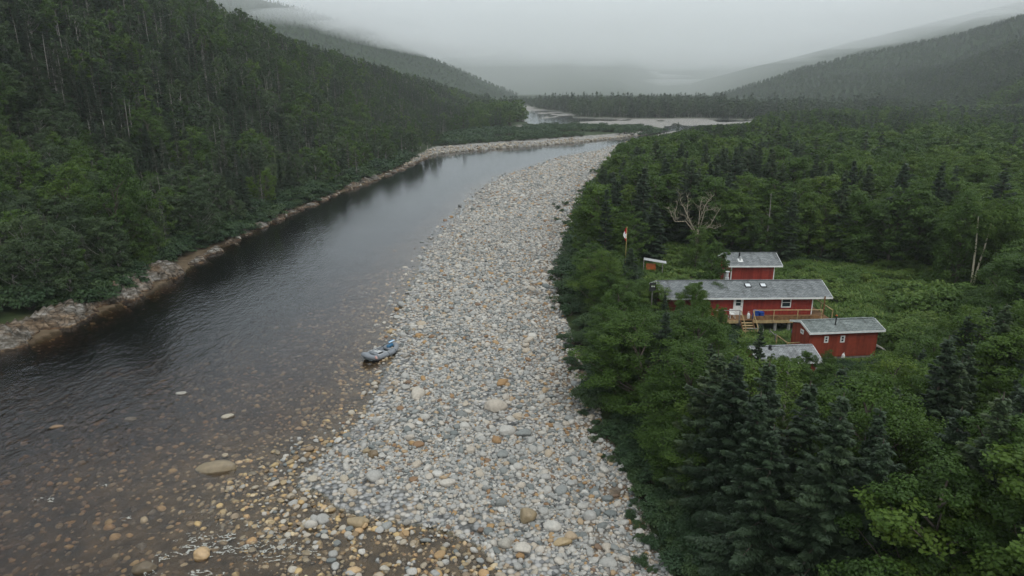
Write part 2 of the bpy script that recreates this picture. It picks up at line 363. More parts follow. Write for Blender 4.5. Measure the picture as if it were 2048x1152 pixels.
shingle('grey_shingle', (.175,.187,.19)); shingle('green_shingle', (.175,.197,.19)); shingle('pale_shingle', (.24,.25,.255))
paint('white_trim', (.72,.72,.70), .5, .10); paint('pine_wood', (.38,.28,.14), .8, .25); paint('brown_wood', (.20,.11,.05), .8, .3); paint('grey_wood', (.22,.21,.19), .85, .25)
paint('blue_plastic', (.015,.07,.30), .35, .1); paint('white_plastic', (.75,.75,.73), .35, .06); paint('black_metal', (.025,.025,.027), .5, .2)
paint('galvanised', (.45,.46,.46), .35, .15); paint('orange_board', (.42,.11,.03), .8, .2); paint('concrete', (.33,.32,.30), .9, .2)
paint('raft_rubber', (.19,.205,.225), .5, .10, .4); paint('raft_floor', (.16,.19,.20), .6, .15); paint('raft_patch', (.50,.30,.27), .6, .1); paint('oar_blue', (.03,.12,.22), .4, .1)
paint('oar_pale', (.45,.60,.75), .4, .1); paint('flag_red', (.42,.008,.02), .8, .05); paint('flag_white', (.75,.75,.75), .8, .04); paint('pole_yellow', (.42,.34,.12), .6, .1); paint('weathered_lumber', (.40,.37,.34), .9, .3)
m, t, b = mat('window_glass', .08, .6); b.inputs['Base Color'].default_value = (.02,.035,.04,1); M['glass'] = m
m, t, b = mat('skylight_glass', .15, .6); b.inputs['Base Color'].default_value = (.55,.58,.60,1); M['skyglass'] = m

# ------------------------------------------------------------------ object helpers
def tag(o, label=None, cat=None, group=None, kind=None):
    if label: o['label'] = label
    if cat: o['category'] = cat
    if group: o['group'] = group
    if kind: o['kind'] = kind
    return o
def empty(name, loc, rz=0, **k):
    o = bpy.data.objects.new(name, None); COL.objects.link(o); o.location = loc; o.rotation_euler = (0,0,rz); o.empty_display_size = .5
    return tag(o, **k)
def np_mesh(name, verts, faces, k, mats, midx=None, tint=None, smooth=False):
    me = bpy.data.meshes.new(name); nv = len(verts); nf = len(faces)
    me.vertices.add(nv); me.vertices.foreach_set('co', np.asarray(verts, np.float32).ravel())
    me.loops.add(nf*k); me.loops.foreach_set('vertex_index', np.asarray(faces, np.int32).ravel())
    me.polygons.add(nf); me.polygons.foreach_set('loop_start', np.arange(0, nf*k, k, dtype=np.int32))
    try: me.polygons.foreach_set('loop_total', np.full(nf, k, np.int32))
    except Exception: pass
    for m_ in mats: me.materials.append(m_)
    if midx is not None: me.polygons.foreach_set('material_index', np.asarray(midx, np.int32))
    me.update(calc_edges=True)
    if tint is not None:
        a = me.attributes.new('tint', 'FLOAT', 'POINT'); a.data.foreach_set('value', np.asarray(tint, np.float32))
    if smooth: me.polygons.foreach_set('use_smooth', np.ones(nf, bool))
    return me
def obj(name, me, parent=None, **k):
    o = bpy.data.objects.new(name, me); COL.objects.link(o)
    if parent: o.parent = parent
    return tag(o, **k)
class MB:
    def __init__(s): s.v = []; s.f = []
    def add(s, v, f):
        n = len(s.v); s.v += [tuple(p) for p in v]; s.f += [tuple(i+n for i in q) for q in f]; return s
    def box(s, x0, x1, y0, y1, z0, z1, mtx=None):
        v = [(x,y,z) for z in (z0,z1) for x,y in ((x0,y0),(x1,y0),(x1,y1),(x0,y1))]
        if mtx: v = [tuple(mtx @ Vector(p)) for p in v]
        return s.add(v, [(0,3,2,1),(4,5,6,7),(0,1,5,4),(1,2,6,5),(2,3,7,6),(3,0,4,7)])
    def bar(s, a, b, wx, wz=None, up=(0,0,1)):
        a = Vector(a); b = Vector(b); d = (b-a); l = d.length; d.normalize(); wz = wz or wx
        u = Vector(up)
        if abs(d.dot(u)) > .98: u = Vector((1,0,0))
        sx = d.cross(u).normalized(); uz = sx.cross(d)
        v = []
        for p in (a, b):
            for i, j in ((-1,-1),(1,-1),(1,1),(-1,1)): v.append(p+sx*(wx/2*i)+uz*(wz/2*j))
        return s.add(v, [(0,1,2,3),(7,6,5,4),(0,4,5,1),(1,5,6,2),(2,6,7,3),(3,7,4,0)])
    def tube(s, pts, rad, n=8, cap=True):
        pts = [Vector(p) for p in pts]; rad = rad if hasattr(rad, '__len__') else [rad]*len(pts)
        base = len(s.v); up = Vector((0,0,1)); prev = None
        for i, p in enumerate(pts):
            d = (pts[min(i+1,len(pts)-1)]-pts[max(i-1,0)]).normalized()
            if prev is None:
                a = d.cross(up if abs(d.z) < .9 else Vector((1,0,0))).normalized()
            else: a = (prev - d*prev.dot(d)).normalized()
            prev = a; c = d.cross(a)
            for j in range(n):
                t_ = 2*math.pi*j/n; s.v.append(tuple(p+(a*math.cos(t_)+c*math.sin(t_))*rad[i]))
        for i in range(len(pts)-1):
            for j in range(n):
                a0 = base+i*n+j; a1 = base+i*n+(j+1)%n; s.f.append((a0,a1,a1+n,a0+n))
        if cap:
            s.f.append(tuple(base+j for j in range(n))[::-1]); e = base+(len(pts)-1)*n; s.f.append(tuple(e+j for j in range(n)))
        return s
    def build(s, name, m, parent=None, smooth=False, bevel=0, **k):
        me = bpy.data.meshes.new(name); me.from_pydata(s.v, [], s.f); me.materials.append(m); me.update()
        if smooth: me.polygons.foreach_set('use_smooth', np.ones(len(me.polygons), bool))
        o = obj(name, me, parent, **k)
        if bevel:
            md = o.modifiers.new('bevel', 'BEVEL'); md.width = bevel; md.segments = 2
        return o

# ------------------------------------------------------------------ ground sheet
def polar_grid(az0, az1, naz, r0, r1, nr):
    a = np.linspace(az0, az1, naz); r = np.geomspace(r0, r1, nr)
    Rr, A = np.meshgrid(r, a, indexing='ij')
    x = (Rr*np.sin(A)).ravel(); y = (Rr*np.cos(A)).ravel()
    i = np.arange(nr*naz).reshape(nr, naz)
    f = np.stack([i[:-1,:-1], i[:-1,1:], i[1:,1:], i[1:,:-1]], -1).reshape(-1, 4)[:, ::-1]
    return x, y, f
def in_clear(x, y): return inpoly(x, y, CLEAR)
x, y, f = polar_grid(R(-80), R(80), 1000, 12, 6300, 620)
z = base_z(x, y)
zones = np.zeros((len(x), 4), np.float32)
nz = fbm(x*.5, y*.5, 4)
dl = dline(x, y, LB); dr = dline(x, y, RB); dfe = dline(x, y, FE)
inr = inpoly(x, y, RIVER); inbar = inpoly(x, y, BAR); ls = inpoly(x, y, LSTRIP); fg = in_fg(x, y) & ~inpoly(x, y, BUSH)
grav = np.maximum((inbar | fg).astype(float), ls*(y > 235))
edge = inbar*sstep(6.5, 1.5, dfe + (nz-.5)*9)
zones[:,0] = grav
lsn = ls & (y <= 235)
zones[:,1] = np.where(inr & (y < 420), 1, 0)
wbx = (fbm(x*.25, y*.25, 3)-.5)*7; zones[:,2] = inpoly(x+wbx, y+wbx, CLEAR)*sstep(.38, .5, nz+.1)
px_, py_ = P(1372,553,1.2); path_ = sstep(3.2, 1.2, np.hypot((x-px_)/2.2, y-py_)+nz*1.5)
zones[:,3] = np.maximum(edge*sstep(.35,.5,nz)*.9, np.maximum(lsn*.9*sstep(7,4,dl), path_*.8))
me = np_mesh('ground', np.stack([x,y,z],1), f, 4, [M['ground']], smooth=True)
ca = me.attributes.new('zone', 'FLOAT_COLOR', 'POINT'); ca.data.foreach_set('color', zones.ravel())
obj('ground', me, kind='structure')
def hill_obj(fn, az0, az1, naz, y0, y1, ny, drop=-4):
    a = np.linspace(az0, az1, naz); Y = np.geomspace(y0, y1, ny); YY, A = np.meshgrid(Y, a, indexing='ij')
    x = (YY*A).ravel(); y = YY.ravel(); z = fn(x, y)
    i = np.arange(ny*naz).reshape(ny, naz)
    f = np.stack([i[:-1,:-1], i[:-1,1:], i[1:,1:], i[1:,:-1]], -1).reshape(-1, 4)
    keep = (z[f] > drop).any(1); f = f[keep]
    used = np.unique(f); mp_ = np.full(len(x), -1); mp_[used] = np.arange(len(used))
    me = np_mesh('hill', np.stack([x,y,np.maximum(z,drop)],1)[used], mp_[f], 4, [M['hill']], smooth=True)
    obj('hill', me, kind='structure')
hill_obj(hill_left, -6.0, .05, 500, 30, 1200, 260, drop=-2.5)
hill_obj(H_MIDL, -.9, .12, 320, 800, 2600, 220)
hill_obj(H_FARL, -.9, .0, 200, 1300, 3500, 120)
hill_obj(H_R, .1, 1.5, 400, 350, 2600, 260)
hill_obj(H_FARR, .1, 1.3, 300, 1100, 5000, 160)
hill_obj(H_FAR, -.4, .8, 240, 1500, 6200, 180)
# river body
mb = MB().box(-500, 500, -80, 900, -5, 0); me = mb.build('river', M['water'], kind='structure')
# ------------------------------------------------------------------ vegetation shapes (unit scale: height 10 m)
def quads(c, u, v, l, w_):
    """diamond leaves: centre c, long axis u, cross axis v"""
    l = l[:,None]; w_ = w_[:,None]
    P4 = np.stack([c-u*l*.5, c+v*w_*.5+u*l*.05, c+u*l*.5, c-v*w_*.5+u*l*.05], 1)
    return P4.reshape(-1,3), np.arange(len(c)*4).reshape(-1,4)
def unit(v): return v/np.maximum(np.linalg.norm(v, axis=-1, keepdims=True), 1e-6)
def rv(r, n): return unit(r.normal(size=(n,3)))
def tube_np(pts, rad, n=6):
    mb = MB().tube(pts, rad, n, cap=False); return np.array(mb.v), np.array(mb.f)
def join_parts(parts):
    V = []; F = []; k = 0
    for v, f in parts: V.append(v); F.append(f+k); k += len(v)
    return np.concatenate(V), np.concatenate(F)
def broadleaf(seed, n, H=10, Rr=2.6, low=.22, ncl=34, leaf=1.0, flat=1.0, tsp=.8):
    r = np.random.default_rng(seed)
    parts = []; lean = r.normal(0,.25,2)
    tp = [(0,0,-.3)] + [(lean[0]*t_*t_*1.5+r.normal(0,.06), lean[1]*t_*t_*1.5+r.normal(0,.06), H*t_*.78) for t_ in (.12,.3,.5,.7,1)]
    parts.append(tube_np(tp, [.20,.16,.135,.10,.065,.02], 7))
    cc = []; cr = []
    lobes = 1+.28*np.sin(np.arange(8)*2.4+seed)
    for i in range(ncl):
        t_ = (i+.5)/ncl; h = low + (1-low)*t_**.9
        prof = math.sin(math.pi*min(1, ((h-low)/(1-low))*.80+.16))**.75
        az = i*2.39996+r.normal(0,.35); rad = Rr*prof*(.60+.42*r.random())*(1+.3*math.sin(az*2+seed))
        if r.random() < .18: rad *= .35
        c = np.array([rad*math.cos(az), rad*math.sin(az), H*h*(.93+.07*r.random())-.5]) + np.array([lean[0]*h*1.5, lean[1]*h*1.5, 0])
        cc.append(c); cr.append(Rr*(.24+.20*r.random())*(1-.30*t_))
        if r.random() < .7:
            z0 = max(c[2]-rad*.8-.6, H*.15); b0 = np.array([lean[0]*(z0/H)**2*1.5, lean[1]*(z0/H)**2*1.5, z0]); mid = (b0+c)/2+np.array([0,0,-.25*rad*.3])
            parts.append(tube_np([tuple(b0), tuple(mid), tuple(c)], [.055,.035,.012], 5))
    cc = np.array(cc); cr = np.array(cr)
    wgt = cr**2; idx = r.choice(ncl, n, p=wgt/wgt.sum())
    # sub clumps give the broken, feathery outline
    sub = 9; sd_ = rv(r, ncl*sub).reshape(ncl, sub, 3); sd_[...,2] = sd_[...,2]*.85+.15
    j = r.integers(0, sub, n)
    d = rv(r, n); d[:,2] *= .95
    rr = r.random(n)**.4
    c = cc[idx] + sd_[idx, j]*cr[idx,None]*.75*flat**0 + d*rr[:,None]*cr[idx,None]*.55*np.array([1,1,.65*flat])
    nrm = unit(d*.7 + sd_[idx,j]*.5 + np.array([0,0,.55]) + r.normal(0,.5,(n,3)))
    u = unit(np.cross(nrm, rv(r, n))); v = np.cross(nrm, u)
    area = leaf
    l = area*(.7+.6*r.random(n)); V, F = quads(c, u, v, l, l*.62)
    clt = r.random(ncl*sub).reshape(ncl, sub)
    tint = np.clip(.65*clt[idx,j]+.35*r.random(n), 0, 1)
    return join_parts(parts), (V, F), np.repeat(tint, 4)
def spruce(seed, n, H=10, Rr=2.0, low=.08, leaf=1.0, sparse=0.0, bare=0.0, step=.30):
    r = np.random.default_rng(seed)
    parts = [tube_np([(0,0,-.3),(0,0,H*.3),(.04,.03,H*.65),(0,0,H)], [.15,.115,.06,.01], 7)]
    base = []; dirs = []; Ls = []; dr = []
    z = H*low; k = 0; phase = r.random()*6
    side = 1+.22*np.sin(np.linspace(0, 6.28, 9)+phase)
    while z < H*.975:
        t_ = z/H; prof = (1-t_)**.82*Rr*(.78+.44*r.random())*(1 if t_ > low+.12 else .8)
        nb = 5 if t_ < .8 else 4
        for j in range(nb):
            if r.random() < sparse: continue
            az = phase + j*2*math.pi/nb + k*1.1 + r.normal(0,.25)
            Lb = max(.12, prof*(.62+.5*r.random())*(1+.18*math.sin(az+phase)))
            base.append((0,0,z+r.normal(0,.05))); dirs.append((math.cos(az), math.sin(az))); Ls.append(Lb); dr.append(-.42+.75*t_+r.normal(0,.07))
        z += step*(.8+.5*r.random())*(1.15-.5*t_); k += 1
    base = np.array(base); dirs = np.array(dirs); Ls = np.array(Ls); dr = np.array(dr); nbm = len(Ls)
    barem = r.random(nbm) < bare*(1.3-base[:,2]/H)
    for i in range(nbm):
        if Ls[i] > .9 and (barem[i] or r.random() < .5):
            b = base[i]; d = dirs[i]; e = b+np.array([d[0]*Ls[i]*.9, d[1]*Ls[i]*.9, dr[i]*Ls[i]*.7])
            parts.append(tube_np([tuple(b), tuple((b+e)/2+np.array([0,0,.05])), tuple(e)], [.028,.02,.008], 4))
    wgt = Ls**1.25*np.where(barem, .06, 1); idx = r.choice(nbm, n, p=wgt/wgt.sum())
    s = r.random(n)**.62
    Lb = Ls[idx]; D = np.concatenate([dirs[idx], np.zeros((n,1))], 1); T = np.stack([-dirs[idx][:,1], dirs[idx][:,0], np.zeros(n)], 1)
    droop = dr[idx]*Lb*s + .30*Lb*s**3*.6
    wid = .30*Lb*(1.05-s)*np.sqrt(np.clip(s*3,0,1))+.05
    lat = (r.random(n)*2-1)
    c = base[idx] + D*(Lb*s)[:,None] + T*(lat*wid)[:,None]; c[:,2] += droop - np.abs(lat)*wid*.30 + r.normal(0,.035,n)
    u = unit(D*.75 + T*(np.sign(lat)*.7)[:,None] + r.normal(0,.22,(n,3)) + np.array([0,0,-.12]))
    nr = unit(np.array([0,0,.8]) + D*.35 + r.normal(0,.4,(n,3))); v = unit(np.cross(nr, u))
    l = leaf*(.7+.6*r.random(n)); V, F = quads(c, u, v, l, l*.40)
    bt = r.random(nbm); tint = np.clip(.5*bt[idx]+.25*r.random(n)+.3*s*s, 0, 1)
    return join_parts(parts), (V, F), np.repeat(tint, 4)
def snag(seed, H=10, br=14, spread=1.0):
    r = np.random.default_rng(seed); ln = r.normal(0,.35,2)
    f_ = lambda t_: (ln[0]*t_*t_+math.sin(t_*5+seed)*.06, ln[1]*t_*t_, H*t_)
    parts = [tube_np([(0,0,-.3)]+[f_(t_) for t_ in (.1,.35,.6,.85,1)], [.15,.13,.11,.085,.05,.015], 6)]
    for i in range(br):
        t_ = .35+.62*r.random(); b = np.array(f_(t_)); az = r.random()*6.28; Lb = spread*(.4+1.0*r.random())*(1.2-t_)
        e = b+np.array([math.cos(az)*Lb, math.sin(az)*Lb, Lb*r.uniform(-.3,.5)])
        parts.append(tube_np([tuple(b), tuple((b+e)/2+r.normal(0,.05,3)), tuple(e)], [.03,.02,.006], 4))
    return join_parts(parts)
def shrub(seed, n, H=2.0, Rr=1.5, leaf=.16, ncl=12):
    r = np.random.default_rng(seed); az = r.random(ncl)*6.28; rad = Rr*np.sqrt(r.random(ncl))*.8
    cc = np.stack([rad*np.cos(az), rad*np.sin(az), H*(.30+.42*r.random(ncl))*(1-.35*(rad/Rr)**2)], 1); cr = Rr*(.26+.2*r.random(ncl))
    parts = [tube_np([(0,0,-.1), tuple(c*.5+np.array([0,0,.05])), tuple(c)], [.04,.025,.008], 4) for c in cc]
    idx = r.integers(0, ncl, n); d = rv(r, n); d[:,2] = np.abs(d[:,2])*.9-.15
    c = cc[idx]+d*cr[idx,None]*(r.random(n)**.45)[:,None]*np.array([1.1,1.1,H/2*.9]); 
    nrm = unit(d*.6+np.array([0,0,.8])+r.normal(0,.5,(n,3))); u = unit(np.cross(nrm, rv(r,n))); v = np.cross(nrm,u)
    l = leaf*(.7+.6*r.random(n)); V, F = quads(c, u, v, l, l*.6); ct = r.random(ncl)
    return join_parts(parts), (V, F), np.repeat(np.clip(.6*ct[idx]+.4*r.random(n),0,1), 4)

class Proto:                                          # crown and trunk meshes of one kind, plus one joined mesh for far stuff
    def __init__(s, name, tr, lv, tint, lm, bm):
        s.name = name
        s.trunk = np_mesh('trunk', tr[0], tr[1], 4, [bm], smooth=True)
        s.crown = np_mesh('crown', lv[0], lv[1], 4, [lm], tint=tint) if lv is not None else None
        if lv is not None:
            V = np.concatenate([tr[0], lv[0]]); F = np.concatenate([tr[1], lv[1]+len(tr[0])])
            s.both = np_mesh(name, V, F, 4, [bm, lm], midx=np.r_[np.zeros(len(tr[1])), np.ones(len(lv[1]))], tint=np.r_[np.zeros(len(tr[0])), tint])
        else: s.both = s.trunk
LEAFM = {}
def protos(kind):
    out = {}
    lm, bm = {'broad': (M['broadleaf'], M['bark']), 'spruce': (M['needle'], M['bark']), 'dry': (M['needle_dry'], M['bark_grey']),
              'hillbroad': (M['forest_l'], M['bark_grey']), 'shrub': (M['shrub'], M['bark']), 'meadow': (M['meadow_leaf'], M['bark'])}.get(kind, (None, M['bark_grey']))
    lod = {'near': 0, 'mid': 1, 'far': 2, 'vfar': 3}
    for L_, i in lod.items():
        lst = []
        for s in range([4,4,4,3][i]):
            if kind in ('broad','hillbroad'):
                n = [36000, 13000, 2600, 380][i]; lf = [.120,.195,.38,.95][i]
                lst.append(Proto(kind, *broadleaf(10*s+3+ (50 if kind=='hillbroad' else 0), n, Rr=[2.9,2.5,3.2,2.3][s], low=[.2,.26,.16,.3][s], ncl=[40,34,46,30][s] if i < 2 else [20,18,24,16][s], leaf=lf), lm, bm))
            elif kind in ('spruce','dry'):
                n = [34000, 12000, 2600, 360][i]; lf = [.18,.27,.48,1.0][i]
                dry = kind == 'dry'
                if dry: n = int(n*.45)
                lst.append(Proto(kind, *spruce(20*s+5, n, Rr=[1.9,1.6,2.4,1.4][s]*(.85 if dry else 1), low=[.06,.1,.05,.12][s], leaf=lf, sparse=.25 if dry else .05, bare=.75 if dry else .08, step=[.26,.32,.30,.36][s]*(1 if i<2 else 2.0)), lm, bm))
            elif kind in ('shrub','meadow'):
                n = [3600, 1100, 260, 120][i]; lf = [.13,.23,.42,.7][i]
                lst.append(Proto(kind, *shrub(30*s+9, n, Rr=[1.5,1.2,1.8,1.3][s], leaf=lf), lm, bm))
            elif kind == 'snag':
                lst.append(Proto(kind, snag(40*s+1, br=[22,18,14,26][s] if i < 2 else 7), None, None, None, bm))
        out[i] = lst
    return out
PR = {k: protos(k) for k in ('broad','spruce','dry','hillbroad','shrub','meadow','snag')}

# ------------------------------------------------------------------ stuff: many instances through one geometry-node object
def scatter(name, pos, rot, scl, idx, meshes, kind='stuff', **k):
    if len(pos) == 0: return
    c = bpy.data.collections.new(name+'_kinds')
    for i, me in enumerate(meshes):
        o = bpy.data.objects.new('%s_kind_%03d' % (name, i), me); c.objects.link(o)
    me = bpy.data.meshes.new(name); me.vertices.add(len(pos)); me.vertices.foreach_set('co', np.asarray(pos, np.float32).ravel())
    for an, ty, v in (('rot','FLOAT_VECTOR',rot), ('scl','FLOAT_VECTOR',scl)):
        a = me.attributes.new(an, ty, 'POINT'); a.data.foreach_set('vector', np.asarray(v, np.float32).ravel())
    a = me.attributes.new('kidx', 'INT', 'POINT'); a.data.foreach_set('value', np.asarray(idx, np.int32))
    me.update()
    o = obj(name, me, kind=kind, **k)
    g = bpy.data.node_groups.new(name, 'GeometryNodeTree')
    g.interface.new_socket('Geometry', in_out='INPUT', socket_type='NodeSocketGeometry'); g.interface.new_socket('Geometry', in_out='OUTPUT', socket_type='NodeSocketGeometry')
    gi = g.nodes.new('NodeGroupInput'); go = g.nodes.new('NodeGroupOutput')
    ci = g.nodes.new('GeometryNodeCollectionInfo'); ci.inputs['Collection'].default_value = c; ci.inputs['Separate Children'].default_value = True; ci.inputs['Reset Children'].default_value = True
    ip = g.nodes.new('GeometryNodeInstanceOnPoints'); ip.inputs['Pick Instance'].default_value = True
    def na_(n_, ty):
        q = g.nodes.new('GeometryNodeInputNamedAttribute'); q.data_type = ty; q.inputs['Name'].default_value = n_; return q.outputs['Attribute']
    er = g.nodes.new('FunctionNodeEulerToRotation'); g.links.new(na_('rot','FLOAT_VECTOR'), er.inputs[0])
    g.links.new(gi.outputs[0], ip.inputs['Points']); g.links.new(ci.outputs[0], ip.inputs['Instance'])
    g.links.new(na_('kidx','INT'), ip.inputs['Instance Index']); g.links.new(er.outputs[0], ip.inputs['Rotation']); g.links.new(na_('scl','FLOAT_VECTOR'), ip.inputs['Scale'])
    g.links.new(ip.outputs[0], go.inputs[0])
    md = o.modifiers.new('scatter', 'NODES'); md.node_group = g
    return o

# ------------------------------------------------------------------ planting plan
LIM = [(1100,520),(1160,520),(1200,560),(1300,600),(1345,606),(1425,600),(1450,614),(1460,655),(1475,668),(1490,682),(1535,688),(1545,706),(1650,700),(1690,716),(1770,690),(1850,655),(1900,640),(1930,594),(1975,590),(2010,520),(2048,470),(2400,430)]
LIM2 = [(1100,380),(1225,470),(1240,486),(1266,496),(1274,548),(1460,556),(1570,560),(1585,500),(2048,400)]
LIM2x = np.array([p[0] for p in LIM2]); LIM2y = np.array([p[1] for p in LIM2])
LIMx = np.array([p[0] for p in LIM]); LIMy = np.array([p[1] for p in LIM])
def jitter(x0, x1, y0, y1, s, seed):
    r = np.random.default_rng(seed)
    gx, gy = np.meshgrid(np.arange(x0, x1, s), np.arange(y0, y1, s)); n = gx.size
    return gx.ravel()+r.uniform(-.45,.45,n)*s, gy.ravel()+r.uniform(-.45,.45,n)*s, r
def in_view(x, y, z, h, mpx=90):
    u0, v0 = proj(x, y, z); u1, v1 = proj(x, y, z+h); m = y > 3
    return m & (u0 > -mpx) & (u0 < 2048+mpx) & (v1 < 1152+60) & (v0 > -30)
def blocked(x, y):
    return inpoly(x,y,RIVER)|inpoly(x,y,BAR)|inpoly(x,y,LSTRIP)|in_fg(x,y)|inpoly(x,y,BUSH)|inpoly(x,y,CLEAR)
PLAN = {k: [] for k in PR}                            # rows: x, y, z, h, rscale, seed
def plant(kind, x, y, z, h, rs):
    PLAN[kind].append(np.stack([x, y, z, h, rs, rng.random(len(x))], 1))
# right-hand forest and near hillside in rings of growing spacing
LX0 = lambda y: y
for (y0, y1, s, seed) in ((18,60,2.5,1),(60,130,2.9,2),(130,260,3.5,3),(260,560,4.6,4),(560,800,6.4,5),(800,1900,8.2,6)):
    xm = .86*y1+12
    x, y, r = jitter(-xm, xm, y0, y1, s, seed)
    z = ground_z(x, y); ok = in_view(x, y, z, 11) & ~blocked(x, y)
    # behind crests nothing shows
    x, y, z = x[ok], y[ok], z[ok]
    hl = hill_left(x, y); onL = x < np.interp(y, FTA[:,1], FTA[:,0])+3
    vis = np.ones(len(x), bool)
    for t_ in np.linspace(.25,.97,22):                 # line of sight from camera to tree top
        zz = ground_z(x*t_, y*t_) + 3.0*(~blocked(x*t_, y*t_)); line = CAM_H+(z+10-CAM_H)*t_
        vis &= line > zz-1.5
    vis &= (z > 4) | (y < 640) | ((y < 1050) & (x > 0) & (x/np.maximum(y,1) < .3))
    x, y, z, onL = x[vis], y[vis], z[vis], onL[vis]; n = len(x)
    pn = fbm(x*.03+5, y*.03, 3); q = r.random(n); hs_ = .8+.45*r.random(n)
    leftkind = np.where(q < .14+.8*(pn-.5), 5, np.where(q < .42+1.4*(pn-.5), 0, np.where(q < .74, 1, np.where(q < .95, 2, 3))))
    nearshoreL = onL & (y < 120) & (x > -105) & (x < -48) & (pn > .34)
    leftkind = np.where(nearshoreL & (q < .78), 4, leftkind)
    rightkind = np.where(q < np.where((y > 64) & (y < 230), .12, .24)+1.5*(pn-.5), 1, np.where(q > .985, 3, 0))
    rightkind = np.where((y < 58) & (q < .22), 1, rightkind)
    kd = np.where(onL, leftkind, np.where(y > 520, np.where(q < .5, 4, np.where(q < .92, 1, 2)), rightkind))
    h = np.where(onL, 8.2*hs_, 9.3*hs_); h = np.where((kd == 1) & ~onL, h*(1.0+.35*r.random(n)), h); h = np.where((kd == 0) & ~onL, h*(.72+.42*r.random(n)), h); h = np.where(kd==3, h*.8, h)
    fl_ = (y > 430) & (z < 6); h = np.where(fl_, h*1.25, h)
    edgeR = dline(x, y, FE); h = np.where(~onL & (edgeR < 6), h*np.maximum(.62+.065*edgeR, np.where(y < 62, .92, 0)), h); h = np.where(y > 800, h*.62, h)
    rs0 = np.where((~onL) & (kd == 0), 1.22, 1.0)
    rs0 = np.where(kd == 1, 1.28, rs0)*np.where((edgeR < 6) & (y < 62) & (~onL), 1.2, 1)*np.where(y > 800, 1.25, 1)
    lim3 = np.interp(proj(x, y, z+h)[0], [1250,1280,1345,1400,1500,1540,1700,2048], [285,276,266,252,246,222,212,208])
    k_ = y/(FPX*cP-(lim3-576)*sP); hm_ = CAM_H-(FPX*sP+(lim3-576)*cP)*k_ - z; h = np.where((~onL) & (y > 120) & (y < 480) & (x > 0), np.minimum(h, hm_+.6*r.random(n)), h)
    # keep the view to the cabins open as it is
    front = (x > 0) & ((y < 64) | ((x > 42) & (y < 77))) & (~onL)
    mid_ = (x > 0) & (y >= 64) & (y < 87) & (~onL) & (x < 42)
    for dx_ in (-2.2, 0, 2.2):
        u, v = proj(x+dx_, y, z+h); lim = np.interp(u, LIM2x, LIM2y)+6; over = mid_ & (v < lim)
        k_ = y/(FPX*cP-(lim-576)*sP); h = np.where(over, np.minimum(h, CAM_H-(FPX*sP+(lim-576)*cP)*k_ - z), h)
    for dx_ in (-1.6, 0, 1.6):
        u, v = proj(x+dx_, y, z+h); lim = np.interp(u, LIMx, LIMy)+14
        over = front & (v < lim)
        k_ = y/(FPX*cP-(lim-576)*sP); hmax = CAM_H-(FPX*sP+(lim-576)*cP)*k_ - z
        h = np.where(over, np.minimum(h, hmax), h)
    rs = h/10*(.9+.25*r.random(n))*rs0; rs = np.where(front, np.maximum(rs, .55*h/10+.25), rs)
    ok = (h > 2.6) & (onL | (edgeR > 1.8+1.9*sstep(50, 75, y))) & ~(onL & (dline(x, y, LB) < 3.5))
    x, y, z, h, rs, kd, onL = x[ok], y[ok], z[ok], h[ok], rs[ok], kd[ok], onL[ok]
    for code, kind in ((0,'broad'),(1,'spruce'),(2,'dry'),(3,'snag'),(4,'broad'),(5,'broad')):
        m = kd == code
        if code == 0: 
            mL = m & (x < np.interp(y, FTA[:,1], FTA[:,0])+3); plant('hillbroad', x[mL], y[mL], z[mL], h[mL], rs[mL]); m = m & ~mL
        if code == 4: mf = m & ((y > 520) | (onL & (r.random(len(x)) < .55))); plant('hillbroad', x[mf], y[mf], z[mf], h[mf], rs[mf]); m = m & ~mf
        plant(kind, x[m], y[m], z[m], h[m], rs[m])
# extra pale snags poking from the left hillside
x, y, r = jitter(-330, -38, 70, 520, 10.5, 31); z = ground_z(x, y)
ok = (x < np.interp(y, FTA[:,1], FTA[:,0])-6) & in_view(x, y, z, 10) & (fbm(x*.02, y*.02, 2) > .42); x,y,z = x[ok],y[ok],z[ok]
vis = np.ones(len(x), bool)
for t_ in np.linspace(.5,.96,12): vis &= CAM_H+(z+9-CAM_H)*t_ > ground_z(x*t_, y*t_)
x,y,z = x[vis],y[vis],z[vis]; hh = 7.2*(.7+.6*r.random(len(x))); plant('snag', x, y, z, hh, .75*hh/10)
# shrubs: bank on the left, forest edge on the right, low bushes on the far point, clearing, lower right
def shrubs(poly_or_mask, x0,x1,y0,y1,s,seed,hr,kind='shrub', flat=1.0):
    x, y, r = jitter(x0,x1,y0,y1,s,seed); m = poly_or_mask(x, y); x, y = x[m], y[m]; z = ground_z(x, y); ok = in_view(x, y, z, 2)
    x, y, z = x[ok], y[ok], z[ok]; h = r.uniform(*hr, len(x)); plant(kind, x, y, z, h, h/2*flat*(.9+.4*r.random(len(x))))
foot = lambda x, y: np.interp(y, FTA[:,1], FTA[:,0]) - x
shrubs(lambda x,y: (foot(x,y) > -1.6+2.4*fbm(x*.2,y*.2,2)-2.0*(y < 84)) & (foot(x,y) < 7.5), -80,-28,45,240, 1.55, 41, (1.6,3.4))
shrubs(lambda x,y: (dline(x,y,FE) < 3.4) & ~inpoly(x,y,BAR) & (x>0) & (fbm(x*.35,y*.35,2) > .36), 0,120,24,330, 1.3, 42, (.6,2.4))
shrubs(lambda x,y: (dline(x,y,FE) < 1.3) & inpoly(x,y,BAR) & (fbm(x*.3,y*.3,2)>.5), 0,120,30,200, 1.1, 43, (.35,.9))
shrubs(lambda x,y: inpoly(x,y,BUSH) & (fbm(x*.03,y*.03,3) > .36), -60,140,235,560, 3.3, 44, (1.6,3.6))
